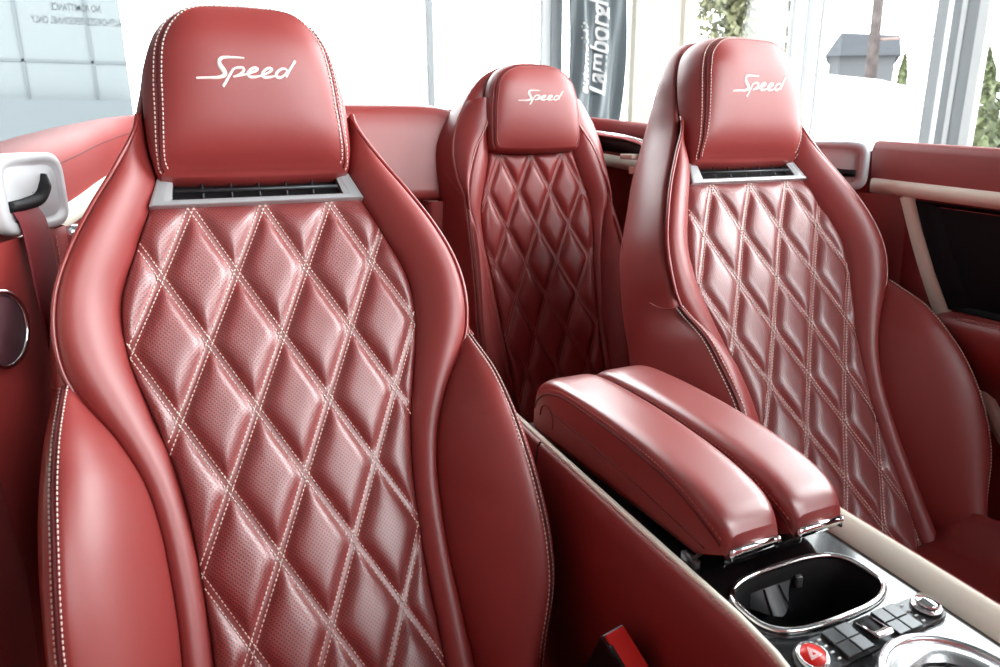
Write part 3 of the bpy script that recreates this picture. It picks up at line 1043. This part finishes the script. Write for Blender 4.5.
# button panel
bpz = ZP + .004
mb = MB()
prof = []
t_ = np.linspace(-math.pi / 2, math.pi / 2, 14)
yc, hy = .3235, .0150
loop = [(.5520 + hy * math.cos(t), yc + hy * math.sin(t)) for t in t_] + [(.4190 - hy * math.cos(t), yc - hy * math.sin(t)) for t in t_]
cen = (.4855, yc)
rings = [[(x_, y_, ZP - .002) for x_, y_ in loop], [(x_, y_, bpz - .001) for x_, y_ in loop], [(cen[0] + (x_ - cen[0]) * .993, cen[1] + (y_ - cen[1]) * .95, bpz) for x_, y_ in loop]]
k = mb.grid(rings, close_v=True)
nl = len(loop)
mb.f.append(tuple(k + 2 * nl + j for j in range(nl)))
pan = mb.build('button_panel', M['keys'], con, smooth=False)
for xs in ((.4490, .4640), (.5070, .5215)):
    for j, xx in enumerate(xs):
        for yy in (yc - .0073, yc + .0073):
            mb = MB()
            mb.box((xx, yy, bpz + .0008), (.0135, .0138, .0024))
            mb.build('key', M['keys'], pan, bevel=.0007, smooth=False)
for xa in (.4360, .5345):
    mb = MB()
    for j in range(4):
        mb.box((xa, yc - .010 + j * .0066, bpz + .0003), (.003, .0016, .0004))
    mb.build('key_marks', M['white_mark'], pan)
# toggle in the middle
mb = MB()
mb.box((.4865, yc + .004, bpz + .0005), (.017, .017, .003))
tg_ = mb.build('toggle_well', M['matt_black'], pan)
mb = MB()
rows = []
for a in np.linspace(0, 1, 8):
    ang = a * 1.9
    rows.append([(xx, yc - .001 - .011 * math.sin(ang), bpz + .001 + .005 * math.sin(a * math.pi)) for xx in (.4785, .4945)])
mb.grid(rows)
mb.tube([(.4785, yc + .010, bpz + .002), (.4785, yc - .011, bpz + .004), (.4945, yc - .011, bpz + .004), (.4945, yc + .010, bpz + .002)], .0012, 6)
tag(mb.build('toggle', M['chrome'], pan), 'chrome toggle')


def round_button(name, c, r, h, m_top, parent, ring=True):
    mb = MB()
    n = 32
    rg = []
    for rr_, z in ((1, 0), (1, h * .75), (.94, h), (.02, h * 1.05)):
        rg.append([(c[0] + r * rr_ * math.cos(t), c[1] + r * rr_ * math.sin(t), bpz + z) for t in np.linspace(0, 2 * math.pi, n, endpoint=False)])
    mb.grid(rg, close_v=True)
    o = mb.build(name, m_top, parent)
    if ring:
        mb = MB()
        mb.tube([(c[0] + (r + .0012) * math.cos(t), c[1] + (r + .0012) * math.sin(t), bpz + .002) for t in np.linspace(0, 2 * math.pi, n, endpoint=False)], .0016, 8, closed=True)
        mb.build('ring', M['chrome'], o)
    return o


hz = tag(round_button('hazard_button', (.4185, yc), .0100, .004, M['button_red'], con), 'red hazard button with white triangle')
mb = MB()
tri = [(.4185, yc + .0062), (.4185 - .0058, yc - .0040), (.4185 + .0058, yc - .0040)]
tc_ = np.mean(tri, 0)
for s0, s1 in ((1., .82), (.62, .40)):
    vs = [(*(tc_ + (np.array(p) - tc_) * s0), bpz + .0046) for p in tri] + [(*(tc_ + (np.array(p) - tc_) * s1), bpz + .0046) for p in tri]
    mb.add(vs, [(0, 1, 4, 3), (1, 2, 5, 4), (2, 0, 3, 5)])
mb.build('triangle_mark', M['white_mark'], hz, smooth=False)
tag(round_button('rotary_knob', (.5520, yc), .0098, .008, M['chrome'], con), 'chrome rotary knob')
# selector surround
gc = np.array([.4925, .250])
mb = MB()
mb.tube([(gc[0] + .055 * math.cos(t), gc[1] + .055 * math.sin(t), ZP + .004) for t in np.linspace(0, 2 * math.pi, 60, endpoint=False)], .0042, 10, closed=True)
sel = mb.build('selector_surround', M['silver'], con)
mb = MB()
rg = [[(gc[0] + .053 * k * math.cos(t), gc[1] + .053 * k * math.sin(t), ZP + z) for t in np.linspace(0, 2 * math.pi, 48, endpoint=False)] for k, z in ((1, .004), (.85, .006), (.66, .0065), (.63, -.008), (.02, -.01))]
mb.grid(rg, close_v=True)
mb.build('selector_plate', M['silver'], sel)
mb = MB()
rg = [[(gc[0] + .019 * k * math.cos(t), gc[1] + .017 * k * math.sin(t), ZP + z) for t in np.linspace(0, 2 * math.pi, 32, endpoint=False)] for k, z in ((1.05, .0075), (1.0, .010), (.92, .013), (.5, .015), (.02, .0155))]
mb.grid(rg, close_v=True)
mb.build('selector_boot', M['matt_black'], sel)
# storage well edge, latch and hinge bracket under the lids
mb = MB()
mb.box((.486, .468, ZP + .002), (.10, .05, .006))
mb.build('sliding_cover', M['piano'], con, bevel=.002, smooth=False)
mb = MB()
mb.box((.4085, .458, -.392), (.006, .020, .010))
mb.tube([(.4060, .452, -.386), (.4130, .450, -.380), (.4150, .446, -.374)], .0020, 8)
mb.build('lid_catch', M['grey_plastic'], con, bevel=None)
mb = MB()
mb.box((.4865, .66, -.46), (.160, .30, .10))
mb.build('storage_bin', M['matt_black'], con)
SLOPE = .062                                  # the whole console top falls gently towards the dashboard
for o in con.children_recursive:
    for v in o.data.vertices:
        v.co.z += (SLOPE * (v.co.y + con.location.y - .38) - 1.2 * max(0, .36 - v.co.y - con.location.y) ** 1.6 * min(1, max(0, (.45 - v.co.x - con.location.x) / .06))) * min(1, max(0, (v.co.z + .02) / .15))


# ------------------------------------------------------------------ twin armrest lids
def make_armrest(xc, label):
    o = thing('armrest', label, 'armrest', (xc, .60, EYE - .3755), 'padded armrest lids on the console')
    hw = .0352
    zb = -.3755
    tab = [(.418, -.341), (.424, -.332), (.434, -.3235), (.455, -.3145), (.50, -.3045), (.56, -.2975), (.63, -.2935), (.69, -.293), (.735, -.296), (.758, -.305), (.773, -.319), (.781, -.340)]
    ys = np.array([a for a, _ in tab])
    zs = np.array([b for _, b in tab])
    zsn = lambda y: hermite(ys, zs, y)
    N = 110
    yy = np.concatenate([.418 + .03 * (1 - np.cos(np.linspace(0, math.pi / 2, 18))), np.linspace(.45, .745, N - 36), .745 + .036 * np.sin(np.linspace(0, math.pi / 2, 18))])
    yy = np.unique(np.round(yy, 5))
    top, low = [], []
    seam_d = lambda y: np.interp(y, [.418, .44, .50, .70, .77], [.022, .022, .017, .014, .022])

    def half(y):
        # rounded nose and heel in plan
        e = 1.
        if y < .45:
            e = 1 - .16 * ((.45 - y) / .032) ** 2.4
        if y > .73:
            e = 1 - .10 * ((y - .73) / .051) ** 2.5
        return hw * e
    for y in yy:
        z1 = float(zsn(y)[0])
        h = half(y)
        sd = float(seam_d(y))
        zs_ = max(z1 - sd, zb + .006)
        row = []
        for t in np.linspace(0, math.pi, 33):
            cx, sx = math.cos(t), math.sin(t)
            row.append((xc - h * np.sign(cx) * abs(cx) ** .36, y, zs_ + (z1 - zs_) * abs(sx) ** .52))
        top.append(row)
        lr = []
        zbot = zb + .016 * np.clip((.452 - y) / .034, 0, 1)
        for k in np.linspace(0, 1, 10):
            lr.append((xc - h - .0004 * math.sin(math.pi * k), y, zs_ - .0006 - (zs_ - .0006 - zbot) * k))
        for k in np.linspace(0, 1, 9)[1:-1]:
            lr.append((xc - h + 2 * h * k, y, zbot - .0005))
        for k in np.linspace(1, 0, 10):
            lr.append((xc + h + .0004 * math.sin(math.pi * k), y, zs_ - .0006 - (zs_ - .0006 - zbot) * k))
        low.append(lr)
    mb = MB()
    k = mb.grid(top)
    for e in (0, len(top) - 1):
        mb.f.append(tuple(k + e * 33 + j for j in range(33)))
    pad = mb.build('top_pad', M['leather_pad'], o)
    mb = MB()
    k = mb.grid(low)
    n = len(low[0])
    for e in (0, len(low) - 1):
        mb.f.append(tuple(k + e * n + j for j in range(n)))
    body = mb.build('lid_body', M['leather'], o)
    mb = MB()
    sm = MB()
    for sg in (-1, 1):
        y2 = yy[(yy > .424) & (yy < .777)]
        z1 = zsn(y2)
        sd = seam_d(y2)
        h = np.array([half(y) for y in y2])
        mb = MB()
        stitches(mb, np.stack([xc + sg * (h - .0002), y2, z1 - sd + .0058], 1), nrm=(sg, 0, .4), r=.0007)
        mb.build('stitching', M['thread_dim'], pad)
        sm = MB()
        sm.tube(np.stack([xc + sg * (h + .0002), y2, z1 - sd], 1), .0012, 6)
        sm.build('seam', M['seam'], pad)
    for sg in (-1, 1):
        mb = MB()
        mb.tube(smooth_path([(xc + sg * (hw + .0003), .44, -.364), (xc + sg * (hw + .0003), .55, -.349), (xc + sg * (hw + .0003), .68, -.338), (xc + sg * (hw + .0003), .722, -.336)], 30), .0008, 6)
        mb.tube([(xc + sg * (hw + .0002), .7395 + .017 * math.cos(t), -.349 + .018 * math.sin(t)) for t in np.linspace(0, math.pi * 1.15, 26)], .0011, 6)
        mb.build('hinge_seam', M['seam'], body)
    # chrome release bar at the nose
    mb = MB()
    h0 = half(.42)
    mb.tube([(xc - h0 + .003, .4165, -.3585), (xc - h0 + .005, .4160, -.3585), (xc + h0 - .005, .4160, -.3585), (xc + h0 - .003, .4165, -.3585)], [.003, .0056, .0056, .003], 14, sx=.6)
    for sg in (-1, 1):
        mb.tube([(xc + sg * (h0 - .0035), .4150, -.3640), (xc + sg * (h0 - .0035), .4145, -.3535)], .0024, 8)
    tag(mb.build('release_bar', M['chrome'], o), 'chrome release bar')
    return o


make_armrest(.4432, 'red padded armrest lid with chrome bar, the one nearer the large front seat')
make_armrest(.5238, 'red padded armrest lid with chrome bar, the one beside the far front seat')

# ------------------------------------------------------------------ showroom
FZ = -EYE
YR, XR, XL, YF, CZ = 4.2, 4.56, -3.2, -3.4, 5.2


def struct(name, mb, m, **k):
    o = mb.build(name, m, smooth=False, **k)
    o['kind'] = 'structure'
    return o


mb = MB()
mb.box(((XL + XR) / 2, (YR + YF) / 2, FZ - .05), (XR - XL + .4, YR - YF + .4, .1))
struct('floor', mb, M['tile'])
mb = MB()
mb.box(((XL + XR) / 2, (YR + YF) / 2, CZ + .1), (XR - XL + .4, YR - YF + .4, .2))
struct('ceiling', mb, M['ceil'])


def wall_y(name, y, spans, m, z0=-.7, z1=5.0):
    """Wall along x at depth y: solid below z0 and above z1, solid piers over the given x spans."""
    mb = MB()
    mb.box(((XL + XR) / 2, y + .06, (FZ + z0) / 2), (XR - XL, .12, z0 - FZ))
    mb.box(((XL + XR) / 2, y + .06, (CZ + z1) / 2), (XR - XL, .12, CZ - z1))
    for a, b in spans:
        mb.box(((a + b) / 2, y + .06, (z0 + z1) / 2), (b - a, .12, z1 - z0))
    return struct(name, mb, m)


def wall_x(name, x, spans, m, z0=-.7, z1=5.0, sg=1):
    mb = MB()
    mb.box((x + sg * .06, (YF + YR) / 2, (FZ + z0) / 2), (.12, YR - YF, z0 - FZ))
    mb.box((x + sg * .06, (YF + YR) / 2, (CZ + z1) / 2), (.12, YR - YF, CZ - z1))
    for a, b in spans:
        mb.box((x + sg * .06, (a + b) / 2, (z0 + z1) / 2), (.12, b - a, z1 - z0))
    return struct(name, mb, m)


wall_y('wall_rear', YR, [(XL, -.96)], M['wall'])
wall_x('wall_right', XR, [(YF, -1.7)], M['wall'])
wall_x('wall_left', XL, [(YF, YR)], M['wall'], sg=-1)
wall_y('wall_front', YF - .12, [(XL, 1.0), (XR - .2, XR)], M['wall'])

wn = [0]


def window(fix, a, b, bars, axis, sg=1, z0=-.7, z1=5.0):
    """Glazed opening with its frame and posts; bars = (position, width, material key, depth)."""
    wn[0] += 1
    P3 = (lambda t, d, z: (t, fix + d, z)) if axis == 'y' else (lambda t, d, z: (fix + sg * d, t, z))
    D3 = (lambda t, d, z: (t, d, z)) if axis == 'y' else (lambda t, d, z: (d, t, z))
    root = bpy.data.objects.new('window_%d' % wn[0], None)
    COL.objects.link(root)
    root.location = Vector(P3((a + b) / 2, .06, z0 + EYE))
    root['kind'] = 'structure'
    mb = MB()
    for z in (z0 + .025, z1 - .025):
        mb.box(P3((a + b) / 2, .05, z), D3(b - a, .08, .05))
    for t in (a + .015, b - .015):
        mb.box(P3(t, .05, (z0 + z1) / 2), D3(.03, .05, z1 - z0))
    mb.build('window_frame', M['frame_white'], root, smooth=False)
    for pos, w_, mk, dp in bars:
        mb = MB()
        mb.box(P3(pos, .05, (z0 + z1) / 2), D3(w_, dp, z1 - z0 - .06))
        mb.build('post', M[mk], root, smooth=False)
    mb = MB()
    mb.box(P3((a + b) / 2, .06, (z0 + z1) / 2), D3(b - a - .04, .008, z1 - z0 - .05))
    mb.build('pane', M['glass'], root, smooth=False)
    return root


window(YR, -.96, .174, [], 'y')
window(YR, .174, 2.30, [(1.53, .033, 'frame_grey', .06)], 'y')
window(YR, 2.30, 4.56, [(2.365, .08, 'frame_grey', .07), (3.035, .16, 'beige', .08), (3.37, .03, 'beige', .07), (4.43, .12, 'frame_white', .05), (4.507, .012, 'frame_dark', .012)], 'y')
window(XR, .7, 4.19, [(4.178, .010, 'frame_dark', .012), (3.235, .075, 'frame_light', .05), (3.14, .055, 'frame_grey', .04), (3.095, .03, 'frame_white', .05), (3.04, .075, 'frame_grey', .04), (2.97, .06, 'frame_white', .05)], 'x')
window(XR, -1.7, .7, [], 'x')


window(YF - .12, 1.0, 4.36, [(2.7, .06, 'frame_white', .06)], 'y')


def text_obj(name, s, size, m, place, shear=0., extrude=.002, base=None, parent=None, space=1., spc_line=1., align='CENTER', offset=0.):
    cu = bpy.data.curves.new(name, 'FONT')
    cu.body = s
    cu.size = size
    cu.shear = shear
    cu.extrude = extrude
    cu.offset = offset
    cu.align_x = align
    cu.space_character = space
    cu.space_line = spc_line
    tmp = bpy.data.objects.new('tmp_text', cu)
    COL.objects.link(tmp)
    bpy.context.view_layer.update()
    me = bpy.data.meshes.new_from_object(tmp.evaluated_get(bpy.context.evaluated_depsgraph_get()))
    bpy.data.objects.remove(tmp)
    bpy.data.curves.remove(cu)
    bm = bmesh.new()
    bm.from_mesh(me)
    for v in bm.verts:
        x, y, z = place(*v.co)
        v.co = (x, y, z + EYE)
    bm.to_mesh(me)
    bm.free()
    return link(name, me, m, parent, base, smooth=False)


# notice on the glass, read from its far side, so mirrored in here
ntc = thing('glass_notice', 'two lines of pale grey mirrored notice lettering on the glass at top left', 'notice', (-.27, YR + .05, EYE + .56))
for line, zz in (('NO ADMITTANCE', .582), ('AUTHORIZED PERSONNEL ONLY', .522)):
    text_obj('text_line', line, .046, M['sign'], lambda x, y, z: (-.27 - x * .56, YR + .05 + z, zz + y), extrude=.001, parent=ntc, offset=.0005)

# ------------------------------------------------------------------ banner
BX, BY, BWd = 2.325, 4.03, .395
ban = thing('banner', 'dark grey cloth banner with white slanted lettering hanging by the rear windows', 'banner', (BX + .2, BY, EYE + FZ))


def bx(t, z):                                     # t across 0..1, gathered folds
    x = BX + t * BWd + .02 * math.sin(z * 3.6)
    y = BY + .021 * math.sin(t * 16 + z * 2.2) + .012 * math.sin(t * 31 - z * 3.3)
    return x + .018 * z, y, z


mb = MB()
mb.grid([[bx(t, z) for t in np.linspace(0, 1, 70)] for z in np.linspace(-.33, 1.05, 50)])
mb.build('cloth', M['banner'], ban)
mb = MB()
xc_ = BX + BWd / 2
mb.tube([(BX - .03, BY + .01, 1.055), (BX + BWd + .06, BY + .01, 1.055)], .008, 10)
mb.tube([(xc_, BY + .05, 1.05), (xc_, BY + .06, .2), (xc_, BY + .06, FZ + .02)], .008, 10)
mb.tube([(xc_, BY - .16, FZ + .012), (xc_, BY + .06, FZ + .02), (xc_, BY + .13, FZ + .012)], .010, 8)
mb.tube([(xc_ - .2, BY + .06, FZ + .012), (xc_, BY + .06, FZ + .02), (xc_ + .2, BY + .06, FZ + .012)], .010, 8)
mb.build('stand', M['frame_dark'], ban)


def on_banner(t0, z0):
    def f(x, y, z):
        zz = z0 + x
        t = t0 - y / BWd
        a = bx(t, zz)
        return a[0], a[1] - .010 - z, a[2]
    return f


text_obj('lettering', 'Lamborghini', .145, M['white_mark'], on_banner(.62, .22), shear=.35, extrude=.001, parent=ban, align='LEFT', offset=.003)
text_obj('lettering', 'automobili', .092, M['white_mark'], on_banner(.33, .235), shear=.35, extrude=.001, parent=ban, align='LEFT', offset=.002)

# ------------------------------------------------------------------ outdoors
mb = MB()
mb.box((15, 15, FZ - .12), (120, 120, .06))
struct('ground', mb, M['lot'])


def leaf_cloud(mb, n, fn, size):
    for _ in range(n):
        c, s_ = fn(), size * random.uniform(.6, 1.3)
        a = Vector((random.gauss(0, 1), random.gauss(0, 1), random.gauss(0, 1))).normalized()
        b = a.orthogonal().normalized()
        d_ = a.cross(b)
        mb.add([Vector(c) + b * s_, Vector(c) + d_ * s_ * .5, Vector(c) - b * s_, Vector(c) - d_ * s_ * .5], [(0, 1, 2, 3)])


def conifer(x, y, h, r, label, group=None, m='leaf'):
    t = thing('conifer', label, 'tree', (x, y, 0), group)
    mb = MB()

    def f():
        k = random.random() ** .8
        rad = r * (1 - k) ** .75 * (1 + .12 * math.sin(k * 40)) * math.sqrt(random.uniform(.55, 1))
        a = random.uniform(0, 2 * math.pi)
        return (x + rad * math.cos(a), y + rad * math.sin(a), FZ + .15 + k * (h - .15))
    leaf_cloud(mb, 1400, f, r * .16)
    rows = [[(x + r * .8 * (1 - k) ** .75 * math.cos(a), y + r * .8 * (1 - k) ** .75 * math.sin(a), FZ + .15 + k * (h - .2)) for a in np.linspace(0, 2 * math.pi, 12, endpoint=False)] for k in np.linspace(0, .98, 8)]
    mb.grid(rows, close_v=True)
    mb.build('foliage', M[m], t, smooth=False)
    mb = MB()
    mb.tube([(x, y, FZ - .1), (x, y, FZ + h * .4)], r * .12, 8)
    mb.build('trunk', M['bark'], t)
    return t


def tree(x, y, zc, r, label, m='leaf_pale', n=1800, group=None):
    t = thing('leafy_tree', label, 'tree', (x, y, 0), group)
    mb = MB()
    blobs = [(Vector((random.uniform(-.7, .7), random.uniform(-.7, .7), random.uniform(-.7, .7))) * r, r * random.uniform(.35, .6)) for _ in range(14)]

    def f():
        c, q = random.choice(blobs)
        d_ = Vector((random.gauss(0, 1), random.gauss(0, 1), random.gauss(0, 1))).normalized() * q * random.uniform(.7, 1)
        return (x + c.x + d_.x, y + c.y + d_.y, zc + c.z + d_.z)
    leaf_cloud(mb, n, f, r * .09)
    mb.build('foliage', M[m], t, smooth=False)
    mb = MB()
    mb.tube([(x, y, FZ - .1), (x + .05, y, (zc + FZ) / 2), (x, y, zc)], [r * .1, r * .08, r * .04], 8)
    for a in range(5):
        w = a * 1.26
        mb.tube([(x, y, zc - r * .5), (x + r * .5 * math.cos(w), y + r * .5 * math.sin(w), zc + r * .2)], r * .03, 6)
    mb.build('trunk', M['bark'], t)
    return t


conifer(20, 15.05, 3.15, .42, 'narrow pointed conifer seen behind the white shed roof', 'conifers outside')
conifer(20, 14.2, 2.30, .32, 'small conifer half hidden behind the grey window post', 'conifers outside')
conifer(20, 12.75, 3.1, .95, 'conifer hedge tree at right edge, first from the grey post', 'conifers outside')
conifer(20.9, 10.7, 3.1, .85, 'conifer hedge tree at the right frame edge, second from the grey post', 'conifers outside')
tree(20.8, 21.9, 4.3, 1.75, 'loose pale green tree beyond the window corner post', n=4200)
tree(24.5, 23.3, 2.9, .85, 'small pale tree beside the grey roofed building', n=900)
tree(1.3, 15.5, 3.3, .42, 'green treetop just visible above the nearest headrest', 'leaf', 500)

hb = thing('building', 'distant pale building with grey roof beyond the window', 'building', (27.5, 22.6, 0))
ux, uy = np.array([.64, -.77]), np.array([.77, .64])             # along its front, away from the showroom
bpt = lambda a, d, z: (27.3 + ux[0] * a + uy[0] * d, 22.6 + ux[1] * a + uy[1] * d, z)
mb = MB()
mb.add([bpt(a_, d_, z_) for z_ in (FZ - .1, 3.15) for a_, d_ in ((-1.2, 0), (1.3, 0), (1.3, 4), (-1.2, 4))], [(0, 1, 5, 4), (1, 2, 6, 5), (2, 3, 7, 6), (3, 0, 4, 7), (4, 5, 6, 7)])
mb.build('wall', M['far_wall'], hb, smooth=False)
mb = MB()
mb.add([bpt(*p) for p in ((-1.4, -.25, 3.1), (1.5, -.25, 3.0), (1.45, 2, 4.0), (-.9, 2, 4.25), (1.5, 4.2, 3.0), (-1.4, 4.2, 3.1))], [(0, 1, 2, 3), (3, 2, 4, 5), (0, 3, 5), (1, 4, 2), (0, 5, 4, 1)])
mb.build('roof', M['roof'], hb, smooth=False)

sh = thing('shed', 'low white gabled shed standing on the lot outside the right window', 'shed', (13.6, 11.8, 0))
mb = MB()
mb.add([(11.7, 12.6, FZ - .09), (12.85, 9.28, FZ - .09), (16.2, 10.4, FZ - .09), (15.05, 13.72, FZ - .09), (11.7, 12.6, .62), (12.85, 9.28, .55), (16.2, 10.4, .55), (15.05, 13.72, .62)],
       [(0, 1, 5, 4), (1, 2, 6, 5), (2, 3, 7, 6), (3, 0, 4, 7), (0, 3, 2, 1)])
mb.build('wall', M['shed'], sh, smooth=False)
mb = MB()
e = [(11.55, 12.75, .60), (12.75, 9.10, .53), (16.4, 10.3, .53), (15.2, 13.9, .60)]
r1, r2 = (12.3, 11.35, 1.16), (15.6, 12.3, 1.16)
vs = e + [r1, r2]
mb.add(vs, [(1, 2, 5, 4), (0, 4, 5, 3), (0, 1, 4), (2, 3, 5), (0, 3, 2, 1)])
mb.build('roof', M['shed'], sh, smooth=False)
mb = MB()
for t in (.30, .36, .62, .68):
    mb = MB()
    p = np.array([11.7, 12.6, 0]) * (1 - t) + np.array([12.85, 9.28, 0]) * t
    mb.box((p[0] - .02, p[1], .16), (.05, .06, .05), rotz(-.33))
    mb.build('wall_vent', M['frame_grey'], sh, smooth=False)

up = thing('utility_pole', 'weathered utility pole standing outside the right window', 'pole', (19.6, 15.8, 0))
mb = MB()
mb.tube([(19.6, 15.72, FZ - .1), (19.9, 16.2, 7.5)], [.18, .13], 12)
mb.build('shaft', M['pole'], up)
mb = MB()
mb.box((19.75, 16.0, 4.75), (.12, 2.2, .14))
mb.build('crossarm', M['pole'], up)
ca = MB()
ca.tube(smooth_path([(19.76, 15.95, 2.62), (20, 13.5, 2.52), (20.6, 10.5, 2.66), (21, 6, 3.2)], 30), .035, 6)
ca.build('cable', M['wire'], up)

# pale sectional wall across the yard, behind the notice
gw = thing('outbuilding', 'pale blue grey panelled building front behind the notice glass', 'building', (-2.0, 10.2, 0))
mb = MB()
mb.box((-2.45, 10.4, 1.2), (4.5, .3, 4.6))
mb.build('wall', M['garage'], gw, smooth=False)
mb = MB()
for xx in (-1.27, -.564, -1.98, -2.69):
    mb.box((xx, 10.245, 1.3), (.03, .01, 4.2))
for zz in (.85, 1.75, 2.65):
    mb.box((-2.45, 10.245, zz), (4.5, .01, .03))
mb.build('panel_joint', M['groove'], gw, smooth=False)
mb = MB()
mb.box((-2.45, 10.15, -.215), (4.5, .2, 1.25))
mb.build('base_panel', M['groove'], gw, smooth=False)

# ------------------------------------------------------------------ light
W = bpy.data.worlds.new('overcast')
SC.world = W
W.use_nodes = True
bg = W.node_tree.nodes['Background']
bg.inputs['Color'].default_value = (.96, .985, 1., 1)
bg.inputs['Strength'].default_value = 12.5


def portal(loc, sx, sy, rot):
    d_ = bpy.data.lights.new('portal', 'AREA')
    d_.shape = 'RECTANGLE'
    d_.size, d_.size_y = sx, sy
    d_.cycles.is_portal = True
    o = bpy.data.objects.new('daylight_opening', d_)
    COL.objects.link(o)
    o.location = loc
    o.rotation_euler = rot


PI = math.pi
zm, hh = (5.0 - .7) / 2 + EYE, 5.7
portal((1.7, YR + .2, zm), 5.6, hh, (-PI / 2, 0, 0))
portal((XR + .2, 1.25, zm), hh, 6.0, (0, PI / 2, 0))

sl = bpy.data.lights.new('hazy_sun', 'SUN')
sl.energy = 3.0
sl.angle = math.radians(42)
sl.color = (1, .99, .985)
portal((2.7, YF - .3, zm), 3.4, hh, (PI / 2, 0, 0))
so = bpy.data.objects.new('hazy_sun', sl)
COL.objects.link(so)
so.location = (20, 0, 15)
so.rotation_euler = Vector((.72, -.42, .56)).to_track_quat('Z', 'Y').to_euler()

# ------------------------------------------------------------------ camera
cam = bpy.data.cameras.new('camera')
co = bpy.data.objects.new('camera', cam)
COL.objects.link(co)
cam.sensor_width = 36
cam.lens = 713.58 / 1000 * 36
cam.clip_start = .02
yaw, pit, rol = math.radians(24.912), math.radians(15.641), math.radians(-.3728)
rgt = np.array([math.cos(yaw), -math.sin(yaw), 0])
fw = np.array([math.sin(yaw) * math.cos(pit), math.cos(yaw) * math.cos(pit), -math.sin(pit)])
upv = np.cross(rgt, fw)
rr_ = math.cos(rol) * rgt + math.sin(rol) * upv
uu_ = -math.sin(rol) * rgt + math.cos(rol) * upv
co.matrix_world = Matrix(((rr_[0], uu_[0], -fw[0], 0), (rr_[1], uu_[1], -fw[1], 0), (rr_[2], uu_[2], -fw[2], EYE), (0, 0, 0, 1)))
cam.dof.use_dof = True
cam.dof.focus_distance = .95
cam.dof.aperture_fstop = 9
SC.camera = co

SC.view_settings.view_transform = 'Standard'
SC.view_settings.look = 'None'
SC.view_settings.gamma = 1
SC.view_settings.use_curve_mapping = False
SC.view_settings.exposure = 0.0
SC.cycles.max_bounces = 8
SC.cycles.transparent_max_bounces = 12
SC.cycles.caustics_reflective = False
SC.cycles.caustics_refractive = False
